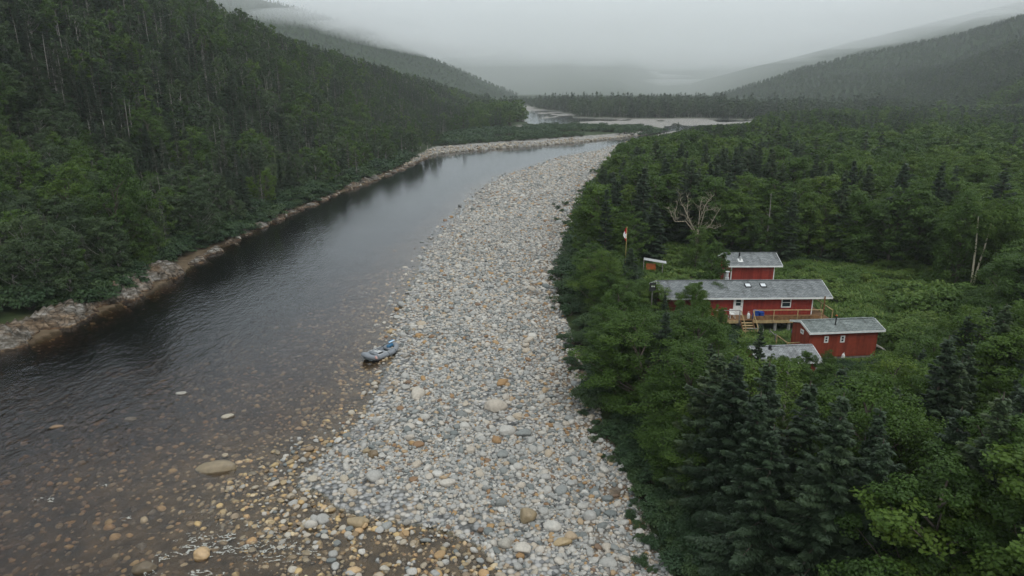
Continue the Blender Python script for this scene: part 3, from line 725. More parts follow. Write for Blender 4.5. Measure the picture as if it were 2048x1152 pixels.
def clear_shr(x, y):
    u, v = proj(x, y, 1.4); n_ = fbm(x*.16+2, y*.16, 3)
    cab = ((x > 13.5) & (x < 34.5) & (y > 61.5) & (y < 71.5)) | ((x > 25) & (x < 34.5) & (y > 55.5) & (y < 61.5)) | ((x > 25) & (x < 32.5) & (y > 76) & (y < 83)) | ((x>15)&(x<29)&(y>58)&(y<66)) | ((x>19)&(x<28)&(y>51)&(y<57.5))
    fr_ = (v > 690) | (u > 1800)
    return inpoly(x, y, CLEAR) & ~cab & (n_ > np.where(fr_, .38, .60)) & (u > 1480)
shrubs(clear_shr, 10,80,44,100, 1.25, 45, (.8,2.0), 'meadow')
shrubs(lambda x,y: inpoly(x,y,CLEAR) & (proj(x,y,1.2)[0] > 1790) & (proj(x,y,1.2)[1] > 590) & (fbm(x*.2+9,y*.2,2) > .46), 10,80,44,100, 1.9, 46, (2.2,4.0), 'meadow', .8)
# trees read one by one from the photograph: (pixel x, top pixel y, metres ahead, kind, width factor)
ONE = [(1524,642,49,'spruce',1.1,'slender spruce whose tip stands before the deck stairs of the long cabin'),(1331,576,57,'spruce',.55,'small dark spruce before the left end of the long cabin roof'),
       (1394,569,56,'broad',.62,'green broadleaf tree whose top overlaps the long cabin roof'),(1243,572,54,'broad',1.25,'big green broadleaf tree left of the long cabin, beside the gravel bar'),
       (1445,618,54,'broad',.62,'green broadleaf tree screening the wall left of the white cabin door'),
       (1196,400,104,'spruce',1.1,'tall dark spruce at the bar edge, left of the flagpole'),(1216,432,98,'spruce',1.1,'dark spruce just right of the tall one at the bar edge'),(1178,470,86,'spruce',1.2,'broad dark spruce overhanging the brown earth at the bar edge'),
       (1262,492,77,'spruce',1.9,'dense brownish evergreen with an orange limb, below the flag'),(1312,402,93,'spruce',2.4,'wide blue-grey spruce between the flagpole and the dead tree'),(1290,420,96,'spruce',1.9,'grey-green spruce close behind the flagpole'),
       (1405,590,58,'broad',.62,'green broadleaf tree whose crown hides the left wall of the long cabin'),(1498,683,51,'broad',.6,'green tree between the deck stairs and the pale roofed shed'),(1442,615,57,'broad',.55,'green tree hiding the left end of the deck'),(1655,702,50,'broad',.7,'leafy tree against the lower front wall of the small red cabin'),(1598,716,49.5,'broad',.65,'low leafy tree hiding the front of the pale roofed shed'),(1542,708,49,'broad',.6,'low leafy tree at the left end of the pale roofed shed'),(1355,596,59,'broad',.6,'green tree covering the far left wall of the long cabin'),(1420,480,75,'broad',1.15,'green broadleaf tree touching the left end of the back cabin'),(1398,452,89,'broad',1.1,'rounded green tree below the bleached dead limbs'),(1357,243,300,'spruce',1.3,'lone spruce standing against the far river channel'),
       (1238,306,188,'spruce',1.3,'small pointed spruce standing out at the bar edge near the river bend'),(1255,318,185,'broad',.9,'low broadleaf tree beside the pointed spruce at the river bend'),
       (1850,692,42,'spruce',1.25,'large brownish-green spruce below the small red cabin, right side'),(1692,838,34,'spruce',1.3,'blue-grey spruce in the middle of the bottom right thicket'),
       (1868,945,30,'spruce',1.1,'young pointed spruce in the dark gap at the bottom right'),(2010,840,31,'spruce',1.5,'wide spruce with sweeping branches in the bottom right corner'),(1505,760,38,'spruce',1.25,'tall olive spruce with bare lower trunk near the bottom'),
       (1330,762,43,'broad',1.25,'broad green tree overhanging the gravel bar at the lower centre'),(1625,699,48.3,'broad',.8,'bright green young broadleaf tree in front of the lowest roof'),(1572,708,48,'broad',.8,'green broadleaf tree rising before the pale shingle roof'),
       (1570,835,38,'broad',1.0,'yellow-green broadleaf tree left of the blue-grey spruce'),(1235,650,50,'broad',1.2,'full green broadleaf tree hanging over the bar edge'),(1040,232,500,'spruce',1.5,'dark spruce at the left end of the far gravel flats'),
       (1945,385,79,'broad',1.2,'leafy tree behind the double pale birch'),(2030,490,66,'broad',1.3,'rounded broadleaf tree at the right edge, beyond the meadow'),(30,300,100,'broad',1.5,'bright green broadleaf tree at the left edge above the rock ledges'),
       (110,330,92,'broad',1.4,'rounded green tree low on the left slope'),(205,316,90,'broad',1.3,'pale green leafy tree with a white stem on the left slope')]
# ------------------------------------------------------------------ trees: the 300 that show largest of each kind are things, the rest stuff
CAT = {'broad':'tree','spruce':'tree','dry':'tree','hillbroad':'tree','snag':'dead tree','shrub':'shrub','meadow':'shrub'}
NAME = {'broad':'broadleaf_tree','hillbroad':'broadleaf_tree','spruce':'spruce_tree','dry':'dying_spruce_tree','snag':'dead_tree','shrub':'shrub','meadow':'shrub'}
LOOK = {'broad':'green broadleaf tree','hillbroad':'dull green broadleaf tree','spruce':'dark green spruce','dry':'thin grey-green half-dead spruce','snag':'bare pale dead trunk','shrub':'dark green bush','meadow':'light green leafy bush'}
def where(x, y, z):
    if x < -26 and y < 560:
        d = float(np.interp(y, FTA[:,1], FTA[:,0])) - x
        f = 'at the left frame edge' if x/y < -.68 else 'near the left frame edge' if x/y < -.55 else 'above the domed outcrop' if x/y < -.38 else 'above the mid bank ledges' if y < 190 else 'towards the far river bend'
        return ('at the left waterline' if d < 8 else 'low on the left slope' if d < 30 else 'halfway up the left slope' if d < 80 else 'high on the left slope') + ' ' + f
    if y > 420: return 'in the valley forest beyond the river bend'
    if inpoly([x],[y],BUSH)[0]: return 'on the low bushy point across the far river bend'
    e = float(dline(np.array([x]), np.array([y]), FE)[0]); q = x/y
    side = 'far right' if q > .62 else 'right' if q > .45 else 'centre right'
    if inpoly([x],[y],CLEAR)[0]: return ('in the clearing behind the small red cabin' if y > 66 else 'in the clearing beside the small red cabin') if y > 56 else 'just below the small red cabin'
    if y < 36: return 'along the bottom frame edge, ' + side
    if y < 64: return 'at the bar edge before the long cabin' if e < 7 else ('in the thicket left of the pale roof' if q < .38 else 'in the thicket below the pale roof' if q < .48 else 'in the thicket at the lower right')
    if y < 120 and 32 <= x < 62: return ('in the front row ' if y < 98 else 'in the rows ') + ('just behind the back cabin' if q < .40 else 'behind the left half of the clearing' if q < .47 else 'behind the middle of the clearing' if q < .54 else 'behind the right half of the clearing')
    if y < 120: return ('at the bar edge left of the flagpole' if e < 9 else 'behind the flagpole and bleached tree' if x < 32 else 'along the back edge of the clearing' if x < 62 else 'at the right edge beyond the clearing')
    if y < 220: return 'beside the upper gravel bar' if e < 12 else 'in the middle distance canopy, ' + side
    return 'far back in the right forest, ' + side
def lod_of(d): return 0 if d < 78 else 1 if d < 170 else 2 if d < 480 else 3
def put_tree(kind, x, y, z, h, rs, sd, label=None, group=None):
    d = math.sqrt(x*x+y*y+(z-CAM_H)**2); lv = lod_of(d); lst = PR[kind][lv]; p = lst[int(sd*9973) % len(lst)]
    H0 = 2.0 if kind in ('shrub','meadow') else 10.0
    size = h/H0
    lk = LOOK[kind]
    if label is None:
        hw = ('tall ' if h > 10.4 else 'small ' if h < 6.2 else '') if H0 == 10 else ('big ' if h > 2.6 else 'low ' if h < 1.2 else '')
        label = hw + lk + ' ' + where(x, y, z)
        group = label[:]
    o = empty(NAME[kind], (x, y, z-.05), sd*41, label=label, cat=CAT[kind], group=group)
    s = (rs, rs, size); o.scale = s
    if p.crown: 
        c = bpy.data.objects.new('crown' if H0 == 10 else 'foliage', p.crown); COL.objects.link(c); c.parent = o
    t_ = bpy.data.objects.new('trunk' if H0 == 10 else 'stems', p.trunk); COL.objects.link(t_); t_.parent = o
    return o
keep_one = []
for px, py, Y, kind, wf, lab in ONE:
    k_ = None
    x = (px-1024)*Y/(FPX*cP-(py-576)*sP); x, zt = PD(px, py, Y); z = float(ground_z(np.array([x]), np.array([Y]))[0]); h = zt - z
    if kind == 'spruce': rs = .92*wf*(h/10)**.6
    else: rs = .80*wf*(h/10)**.6
    o = put_tree(kind, x, Y, z, h*(.985 if kind == 'spruce' else 1.06), rs, (px*7 % 97)/97, lab, 'landmark trees'); del o['group']
    keep_one.append((x, Y, 2.2 if kind == 'broad' else 1.8))
keep_one += [(P(1941,583,1.5)[0], 77.0, 3.2), (P(1941,583,1.5)[0]-1, 74.0, 3.0)]
K1 = np.array(keep_one)
for kind, rows in PLAN.items():
    A = np.concatenate(rows)
    for x1, y1, r1 in K1: A = A[np.hypot(A[:,0]-x1, A[:,1]-y1) > (r1 if kind not in ('shrub','meadow') else .8)]
    d = np.sqrt(A[:,0]**2+A[:,1]**2+(A[:,2]-CAM_H)**2)
    u, v = proj(A[:,0], A[:,1], A[:,2]+A[:,3]*.7); infr = (u > 0) & (u < 2048) & (v > 0) & (v < 1152)
    key = -(A[:,3]/d)*infr; o_ = np.argsort(key); A = A[o_]; d = d[o_]; infr = infr[o_]
    ntop = 300
    if kind in ('broad','hillbroad','shrub','meadow'): ntop = 150 if kind != 'broad' else 220
    if kind == 'dry': ntop = 160
    if kind == 'hillbroad': ntop = 80
    for row in A[:ntop]: put_tree(kind, *[float(q) for q in row])
    B = A[ntop:]; dB = d[ntop:]
    if not len(B): continue
    lv = np.array([lod_of(q) for q in dB]); nv = np.array([len(PR[kind][l]) for l in range(4)]); off = np.r_[0, np.cumsum(nv)[:-1]]
    idx = off[lv] + (B[:,5]*9973).astype(int) % nv[lv]
    H0 = 2.0 if kind in ('shrub','meadow') else 10.0; n = len(B)
    rot = np.stack([np.zeros(n), np.zeros(n), B[:,5]*41], 1); scl = np.stack([B[:,4], B[:,4], B[:,3]/H0], 1)
    meshes = [p.both for l in range(4) for p in PR[kind][l]]
    scatter({'broad':'broadleaf_forest','hillbroad':'hillside_forest','spruce':'spruce_forest','dry':'dying_spruce_forest','snag':'dead_trunk_forest','shrub':'bush_cover','meadow':'meadow_bush_cover'}[kind],
            B[:,:3]-[0,0,.05], rot, scl, idx, meshes, label={'broad':'dense green broadleaf canopy filling the right side','hillbroad':'dull green broadleaf trees covering the hillsides','spruce':'dark spruces mixed through the forest','dry':'grey half-dead spruces over the left hillside','snag':'pale dead trunks scattered over the left hillside','shrub':'low bushes along the banks and the far point','meadow':'leafy bushes in and below the clearing'}[kind], cat='bushes' if H0 == 2 else 'forest')
    print(kind, len(A), 'things', min(ntop, len(A)))

# meadow grass and ferns in the clearing
x, y, r = jitter(12, 80, 44, 105, .42, 71); m = inpoly(x,y,CLEAR) & in_view(x,y,1.3,.5) 
m &= ~(((x > 15) & (x < 33) & (y > 63.8) & (y < 70.5)) | ((x > 26) & (x < 33.6) & (y > 56.6) & (y < 60.6)) | ((x > 26) & (x < 31.3) & (y > 77.6) & (y < 82)))
u_, v_ = proj(x, y, 1.2); m &= (u_ > 1480) | (r.random(len(x)) < .45)
x, y = x[m], y[m]; z = ground_z(x, y); n = len(x)
def tuft(seed, n, h, w_):
    r = np.random.default_rng(seed); az = r.random(n)*6.28; b = np.stack([r.normal(0,w_*.35,n), r.normal(0,w_*.35,n), np.zeros(n)],1)
    tl = r.uniform(.25,.9,n); hh = h*r.uniform(.5,1,n); d = np.stack([np.cos(az)*tl*h, np.sin(az)*tl*h, hh], 1); s = np.stack([-np.sin(az), np.cos(az), np.zeros(n)],1)*.05
    V = np.stack([b-s*.6, b+s*.6, b+d*.6+s, b+d*.6-s], 1); V2 = np.stack([b+d*.6-s, b+d*.6+s, b+d*np.array([1.15,1.15,.9])+s*.2, b+d*np.array([1.15,1.15,.9])-s*.2], 1)
    V = np.concatenate([V, V2]); return np_mesh('grass_tuft', V.reshape(-1,3), np.arange(len(V)*4).reshape(-1,4), 4, [M['meadow_leaf']], tint=np.repeat(r.random(2*n), 4))
tf = [tuft(i, 46, [.45,.6,.8][i%3], [.3,.45,.4][i%3]) for i in range(6)]
sz = .55+.6*fbm(x*.3, y*.3, 3)+.2*r.random(n); e_ = [0,0,1]
scatter('meadow_grass', np.stack([x,y,z],1), np.stack([0*x,0*x,r.random(n)*6.28],1), np.stack([sz*1.1,sz*1.1,sz],1), r.integers(0,6,n), tf, label='green grass and ferns covering the clearing', cat='grass')
# forest floor litter plants under the near right trees
x, y, r = jitter(8, 90, 24, 110, 1.1, 72); m = ~inpoly(x,y,BAR) & ~inpoly(x,y,CLEAR) & ~inpoly(x,y,RIVER) & in_view(x,y,1.2,.5); x, y = x[m], y[m]; z = ground_z(x,y); n = len(x)
ms = [p.both for p in PR['shrub'][1]]
s_ = r.uniform(.4,.85,n); scatter('undergrowth', np.stack([x,y,z-.05],1), np.stack([0*x,0*x,r.random(n)*6.28],1), np.stack([s_,s_,s_*.8],1), r.integers(0,len(ms),n), ms, label='low undergrowth beneath the right forest', cat='undergrowth')
x, y, r = jitter(-120, -36, 45, 200, 1.7, 73); m = (foot(x,y) > -1.2) & in_view(x,y,3,.5); x, y = x[m], y[m]; z = ground_z(x,y); n = len(x)
s_ = r.uniform(.5,1.1,n); scatter('slope_undergrowth', np.stack([x,y,z-.05],1), np.stack([0*x,0*x,r.random(n)*6.28],1), np.stack([s_,s_,s_*.7],1), r.integers(0,len(ms),n), ms, label='low undergrowth on the left slope', cat='undergrowth')

# ------------------------------------------------------------------ stones
def ico(sub):
    me = bpy.data.meshes.new('tmp'); import bmesh
    bm = bmesh.new(); bmesh.ops.create_icosphere(bm, subdivisions=sub, radius=1); v = np.array([q.co[:] for q in bm.verts]); f = np.array([[q.index for q in p.verts] for p in bm.faces]); bm.free(); return v, f
IV, IF = ico(3); IV4, IF4 = ico(4)
def stone_mesh(seed, m_, fine=False, asp=None):
    r = np.random.default_rng(seed); V, F = (IV4, IF4) if fine else (IV, IF)
    a = np.array(asp) if asp else np.array([1, r.uniform(.62,.92), r.uniform(.42,.68)])
    off = r.random(3)*50; n = fbm(V[:,0]*.9+off[0], V[:,1]*.9+off[1], 2, V[:,2]*.9+off[2])-.5
    n2 = fbm(V[:,0]*2.6+off[0], V[:,1]*2.6+off[1], 2, V[:,2]*2.6+off[2])-.5
    P_ = V*(1+.70*n+.09*n2)[:,None]
    for i in range(3):                                # a few worn flats
        d = unit(r.normal(size=3)[None])[0]; k = P_@d; lim = r.uniform(.62,.85); P_ -= np.maximum(k-lim,0)[:,None]*.75*d
    P_ = P_*a
    return np_mesh('stone', P_, F, 3, [m_], smooth=True)
ST = {k: [stone_mesh(100+i+(50 if k=='cobble_wet' else 0)+(70 if k=='cobble_tan' else 0), M[k]) for i in range(12)] for k in ('cobble','cobble_wet','cobble_tan')}
rows = []                                             # x y z size kindcode
def stones(x0,x1,y0,y1,s,size,prob,seed,mask,code,sink=.25,spread=.35, extra=0):
    x, y, r = jitter(x0,x1,y0,y1,s,seed); k = r.random(len(x)) < prob; x, y = x[k], y[k]; k = mask(x,y); x, y = x[k], y[k]
    z = base_z(x,y); k = in_view(x,y,z,.5,30); x,y,z = x[k],y[k],z[k]
    sz = size*np.exp(r.normal(0,spread,len(x))); rows.append(np.stack([x,y,z+sz*(.30-sink)+extra,sz*.5,np.full(len(x),code)],1))
bar = lambda x,y: inpoly(x,y,BAR) & (fbm(x*.5,y*.5,3) > -.1)
def barm(thr):
    def f(x, y):
        e = dline(x,y,FE); wl = dline(x,y,RB); return inpoly(x,y,BAR) & (fbm(x*.45+3,y*.45,3) + .10*np.minimum(e,4)/4 > thr + .05*sstep(7,0,e)) & ((wl > 3) | (fbm(x*1.3,y*1.3,2) > .58-.16*wl/3))
    return f
lobe = lambda x,y: inpoly(x,y,BAR) & (fbm(x*.12+9,y*.12,2) > .45)
stones(-25,60,25,46,.24,.18,1,101,barm(.2),0)
stones(-25,60,25,80,.32,.25,1,102,barm(.33),0,spread=.3)
stones(-30,90,75,140,.44,.34,.9,103,barm(.3),0,spread=.3)
stones(-30,130,130,330,.75,.55,.9,104,barm(.2),0,spread=.3)
stones(-25,60,25,110,.66,.40,.75,105,barm(.30),0,spread=.28,extra=.04)
stones(-25,60,25,90,1.2,.58,.5,106,lobe,0,spread=.25,extra=.06)
stones(-25,60,25,150,2.6,.80,.5,107,barm(.36),0,spread=.25,extra=.05)
# under water and at the water line
riv = lambda x,y: inpoly(x,y,RIVER)
drr = lambda x,y: dline(x,y,RB)
stones(-62,10,25,95,.52,.33,.85,111,riv,1,spread=.3,extra=-.05)
stones(-62,10,25,110,1.6,.55,.4,112,riv,1,spread=.25,extra=-.16)
stones(-30,10,25,60,.42,.32,.5,113,lambda x,y: riv(x,y)&(drr(x,y)<6)&(fbm(x*.4,y*.4,2)>.42+.2*sstep(42,50,y)),1,spread=.3,extra=.04)
stones(-30,20,25,70,.55,.34,.5,114,lambda x,y: riv(x,y)&(drr(x,y)<(1+6*fbm(x*.3,y*.3,2))*(1-.75*sstep(42,50,y))),0,spread=.4,extra=.04)
stones(-30,12,24,40,.30,.19,.55,118,lambda x,y: riv(x,y)&(drr(x,y)<7)&(fbm(x*.5,y*.5,2)>.28+.05*drr(x,y)),1,spread=.35,extra=.0)
stones(-30,12,24,40,.55,.28,.35,119,lambda x,y: riv(x,y)&(drr(x,y)<6)&(fbm(x*.5,y*.5,2)>.36+.04*drr(x,y)),2,spread=.35,extra=.05)
stones(-30,20,25,70,.9,.42,.5,116,lambda x,y: riv(x,y)&(drr(x,y)<4.5-3.3*sstep(42,50,y)),2,spread=.3,extra=.05)
stones(-30,20,25,70,.9,.42,.5,117,lambda x,y: inpoly(x,y,BAR)&(drr(x,y)<2.5),2,spread=.3,extra=.03)
stones(-30,60,60,330,.9,.48,.40,115,lambda x,y: riv(x,y)&(drr(x,y)<2.2),0,spread=.35,extra=.05)
# pale stones along the far bend on the left, and the gravel flats
stones(-60,140,225,430,.95,.75,.7,121,lambda x,y: inpoly(x,y,LSTRIP)&~inpoly(x,y,BUSH)&(dline(x,y,LB)<.5+7*fbm(x*.06,y*.06,3)),2,spread=.35,extra=.1)
stones(-80,-20,110,240,.8,.5,.22,122,lambda x,y: (foot(x,y)<1.2)&(dline(x,y,LB)<2.6),2,spread=.4,extra=.05)
S = np.concatenate(rows); d = np.sqrt(S[:,0]**2+S[:,1]**2+(S[:,2]-CAM_H)**2)
r = np.random.default_rng(55); rot = np.stack([r.normal(0,.28,len(S)), r.normal(0,.28,len(S)), r.random(len(S))*6.28],1); S = np.concatenate([S, rot], 1)
# boulders read from the photograph: pixel, width in pixels, colour family, label
BO = [(432,932,72,1,(1,.5,.42),'largest grey-brown teardrop boulder standing alone in the shallow river'),(290,1134,46,1,(1,.62,.6),'smooth tan boulder at the bottom left of the river'),
      (402,1106,36,1,(1,.8,.75),'rounded amber boulder with white water curling past it'),(362,785,20,2,(1,.6,.4),'small pale flat stone alone in the river, farthest out'),(455,831,24,2,(1,.5,.4),'pale notched flat stone standing in mid river'),
      (450,908,15,2,(1,.7,.5),'small pale stone just above the largest river boulder'),(258,832,26,1,(1,.5,.3),'sunken amber stone in the left half of the river'),(112,846,26,1,(1,.4,.25),'sunken orange stone near the left edge of the river'),
      (993,824,42,0,(1,.7,.6),'pale grey boulder pair on the middle of the gravel bar'),(1056,1040,34,1,(1,.95,.85),'round brown-grey boulder low on the gravel bar'),(1014,874,32,0,(1,.85,.7),'blue-grey boulder on the bar below the pale pair'),
      (712,1041,46,1,(1,.6,.55),'grey-brown boulder at the water edge of the shallows'),(1106,1060,32,0,(1,.75,.7),'pale ridged boulder right of the round brown one'),(1125,1090,36,1,(1,.5,.4),'dark layered flat boulder low on the bar'),
      (1044,1103,32,0,(1,.8,.7),'whitish boulder near the bottom edge of the bar'),(748,914,22,1,(1,.8,.7),'tan boulder at the tip of the shoreline bulge'),(895,972,28,0,(1,.7,.6),'smooth grey boulder mid bar'),(850,842,20,0,(1,.7,.6),'light boulder near the upper shallows'),
      (1002,1010,22,0,(1,.8,.7),'light grey boulder above the bottom edge of the bar'),(1048,877,30,0,(1,.6,.5),'long pale boulder right of the blue-grey one'),(757,1148,20,0,(1,.7,.6),'grey stone standing in bottom shallows'),(733,905,16,1,(1,.7,.6),'amber stone at the waterline bulge')]
for i, (px, py, wpx, code, asp, lab) in enumerate(BO):
    x, y = P(px, py, .1); k = (CAM_H)/(FPX*sP+(py-576)*cP); a = wpx*k/2
    zb = float(base_z(np.array([x]), np.array([y]))[0]); m_ = M[['cobble','cobble_wet','cobble_tan'][code]]
    me = stone_mesh(900+i, m_, True, asp); inr_ = inpoly([x],[y],RIVER)[0]
    zz = (.0 if 'sunken' not in lab else -.30*a-.06) if inr_ else zb + a*asp[2]*.55
    if inr_ and 'sunken' not in lab: zz = -a*asp[2]*.15 + .03
    o = obj('boulder', me, label=lab, cat='boulder'); o.location = (x, y, zz); o.scale = (a*1.08,)*3; o.rotation_euler = (0,0,.2*math.sin(i*2.1))
    S = S[np.hypot(S[:,0]-x, S[:,1]-y) > a*.8]
d = np.sqrt(S[:,0]**2+S[:,1]**2+(S[:,2]-CAM_H)**2)
u,v = proj(S[:,0],S[:,1],S[:,2]); infr = (u>0)&(u<2048)&(v>0)&(v<1152)&(S[:,2]+S[:,3]*.3 > 0.02)
o_ = np.argsort(-(S[:,3]/d)*infr); S = S[o_]; NT = 275
fam = ['cobble','cobble_wet','cobble_tan']
for row in S[:NT]:
    x,y,z,sz,code,rx,ry,rz = row; code = int(code)
    sh = 'standing in the shallows' if (inpoly([x],[y],RIVER)[0]) else ('beside the water on the gravel bar' if dline(np.array([x]),np.array([y]),RB)[0] < 5 else ('by the forest edge of the gravel bar' if dline(np.array([x]),np.array([y]),FE)[0] < 5 else 'in the middle of the gravel bar'))
    dist = 'near the bottom' if y < 38 else 'level with the raft' if y > 52 else 'below the raft'
    lab = ('large ' if sz > .5 else '') + ['grey','brownish','tan'][code] + ' boulder ' + sh + ', ' + dist
    me = ST[fam[code]][int(abs(rz)*1000) % 12]; o = obj('boulder', me, label=lab, cat='boulder', group=lab); o.location = (x,y,z); o.scale = (sz,sz,sz); o.rotation_euler = (rx,ry,rz)
B = S[NT:]
idx = (np.abs(B[:,7])*1000).astype(int) % 12
for c_, nm, lb in ((0,'cobbles','grey and white cobbles paving the gravel bar'),(1,'river_bed_stones','amber stones on the river bed and in the shallows'),(2,'shore_stones','tan and pale stones along the far shore')):
    m = B[:,4] == c_; Q = B[m]; scatter(nm, Q[:,:3], Q[:,5:8], np.repeat(Q[:,3:4],3,1), idx[m], ST[fam[c_]], label=lb, cat='stones'); print(nm, m.sum())
# white water in the shallows: lacy thin sheets lying on the surface
fv = []; ff = []
for (cx_, cy_, sx_, sy_) in ((375,1108,55,40),(470,1085,75,45),(400,1142,110,30),(500,1060,50,22),(560,1105,40,30),(330,1120,30,20),(650,1100,30,16),(255,1036,12,6),(205,972,10,5),(90,1000,22,6)):
    X0, Y0 = P(cx_, cy_); X1, _ = P(cx_+sx_, cy_); _, Y1 = P(cx_, cy_-sy_); ra, rb_ = X1-X0, Y1-Y0
    gx, gy = np.meshgrid(np.arange(X0-ra*1.2, X0+ra*1.2, .035), np.arange(Y0-rb_*1.2, Y0+rb_*1.2, .035)); gx = gx.ravel(); gy = gy.ravel()
    wx = gx + .5*fbm(gx*1.1, gy*1.1, 2); wy = gy + .5*fbm(gx*1.1+9, gy*1.1, 2)
    rid = 1-np.abs(fbm(wx*2.6, wy*4.2, 4)*2-1); q = np.hypot((gx-X0)/ra, (gy-Y0)/rb_); patch = fbm(gx*.9+4, gy*1.6, 2)
    m = (rid > .90+.07*q) & (patch > .50) & (q < 1.15) & (fbm(gx*9, gy*9, 2) > .36)
    for a_, b_ in zip(gx[m], gy[m]):
        n_ = len(fv); zz = .014+.02*((a_*37.1+b_*17.7) % 1); fv += [(a_-.02,b_-.018,zz),(a_+.02,b_-.02,zz+.004),(a_+.019,b_+.02,zz),(a_-.021,b_+.019,zz+.004)]; ff.append((n_,n_+1,n_+2,n_+3))
print('foam', len(ff))
me = bpy.data.meshes.new('foam'); me.from_pydata(fv, [], ff); me.materials.append(M['foam']); obj('foam', me, kind='stuff', label='white broken water in the shallow riffle', cat='foam')

# ------------------------------------------------------------------ rock ledges on the left bank
a_far = lambda p: p[1] < 85
def ledge(p0, p1, wid, hgt, seed, label, dip=.5):
    wid *= (.88 if a_far(p0) else .66); hgt *= (1.0 if a_far(p0) else .8); a = np.array(p0); b = np.array(p1); Lg = np.linalg.norm(b-a); t_ = (b-a)/Lg; nrm = np.array([-t_[1], t_[0]])     # inland on the left
    nu = int(Lg/.14); nv = int((wid+1.5)/.14); U, V = np.meshgrid(np.linspace(-.04,1.04,nu), np.linspace(-1.5,wid,nv), indexing='ij')
    x = a[0]+t_[0]*U*Lg+nrm[0]*V; y = a[1]+t_[1]*U*Lg+nrm[1]*V
    wob = fbm(x*.45+seed, y*.45, 3)-.5; Vw = V + wob*2.6 + .6*np.sin(U*Lg*.9+seed)
    prof = np.where(Vw < 0, Vw*.8, hgt*(1-np.exp(-Vw/ (wid*.38))))
    # tilted strata: steps across a dipping direction
    s = (x*math.cos(dip+seed*.1)+y*math.sin(dip+seed*.1))*.9 + 2.2*(fbm(x*.25+7,y*.25+seed,3)-.5); fr_ = s*1.25-np.floor(s*1.25)
    s2 = (x*math.cos(dip+1.9)+y*math.sin(dip+1.9))*.45+ (fbm(x*.3,y*.3+seed,3)-.5)*2; f2 = s2-np.floor(s2)
    blocky = (fr_-.5)*.42 + (f2-.5)*.36 - .35*(f2 < .06) - .22*(fr_ < .08)
    z = prof + blocky*sstep(-.6,.8,Vw)*np.clip(hgt/1.6,.35,1) + (fbm(x*1.7,y*1.7,3)-.5)*.10
    endf = np.minimum(sstep(-.04,.10,U), sstep(1.04,.90,U)); z = z*endf - 1.3*(1-endf) - .12
    z -= 2.2*sstep(wid*.50, wid, V)
    i = np.arange(nu*nv).reshape(nu,nv); f = np.stack([i[:-1,:-1], i[1:,:-1], i[1:,1:], i[:-1,1:]],-1).reshape(-1,4)
    me = np_mesh('rock_ledge', np.stack([x,y,z],-1).reshape(-1,3), f, 4, [M['rock']], smooth=False)
    obj('rock_ledge', me, label=label, cat='rock ledge')
Q = lambda a,b: P(a,b,0)
ledge((-52.5,56), Q(70,686), 8.5, 2.6, 1, 'pale grey layered rock ledge at the left edge of the picture')
ledge(Q(50,690), Q(215,622), 7.5, 2.1, 2, 'brown fissured rock ledge between the pale ledge and the next point')
ledge(Q(195,628), Q(300,587), 5.5, 1.6, 3, 'low brown ledge with mossy cracks below the bushes')
ledge(Q(262,600), Q(378,540), 6.2, 2.4, 4, 'domed pale grey rock outcrop on the left bank')
ledge(Q(385,535), Q(500,468), 3.4, 1.0, 5, 'low broken ledge right of the domed outcrop')
ledge(Q(490,474), Q(600,420), 4.0, 1.3, 6, 'tan rock ledge in the middle of the left bank')
ledge(Q(595,424), Q(690,384), 3.0, .8, 7, 'thin rock strip below the bushes, middle of left bank')
ledge(Q(700,381), Q(768,354), 5.0, 1.8, 8, 'pale pointed rock outcrop on the far half of the left bank')
ledge(Q(768,356), Q(860,315), 3.0, .9, 9, 'farthest low rock strip before the stony shore')
# ------------------------------------------------------------------ buildings
def roof_slabs(mb, x0, x1, yf, ym, yb, ze, zr, th=.10):
    for ya, yb_ in ((yf, ym), (yb, ym)):
        v = [(x0,ya,ze),(x1,ya,ze),(x1,yb_,zr),(x0,yb_,zr)]; w_ = [(p[0],p[1],p[2]-th) for p in v]
        mb.add(v+w_, [(0,1,2,3),(7,6,5,4),(0,4,5,1),(1,5,6,2),(2,6,7,3),(3,7,4,0)] if ya < yb_ else [(3,2,1,0),(4,5,6,7),(1,5,4,0),(2,6,5,1),(3,7,6,2),(0,4,7,3)])
    return mb
def window(parent, x0, x1, z0, z1, y=0.0, face='front', bars=1, name='window'):
    f = MB(); t_ = .095; g = MB()
    def bx(m, a0,a1,b0,b1,d0,d1):
        if face == 'front': m.box(a0,a1,y-d1,y-d0,b0,b1)
        else: m.box(-d1+y,-d0+y,a0,a1,b0,b1)
    bx(f,x0,x0+t_,z0,z1,-.02,.05); bx(f,x1-t_,x1,z0,z1,-.02,.05); bx(f,x0+t_,x1-t_,z1-t_,z1,-.02,.047); bx(f,x0+t_,x1-t_,z0,z0+t_,-.02,.06)
    if bars == 1: bx(f,x0+t_,x1-t_,(z0+z1)/2-.025,(z0+z1)/2+.025,-.01,.04)
    if bars == 2: bx(f,(x0+x1)/2-.02,(x0+x1)/2+.02,z0+t_,z1-t_,-.01,.04)
    o = f.build(name, M['white_trim'], parent); bx(g,x0+t_-.01,x1-t_+.01,z0+t_-.01,z1-t_+.01,-.02,.012); g.build('pane', M['glass'], o); return o
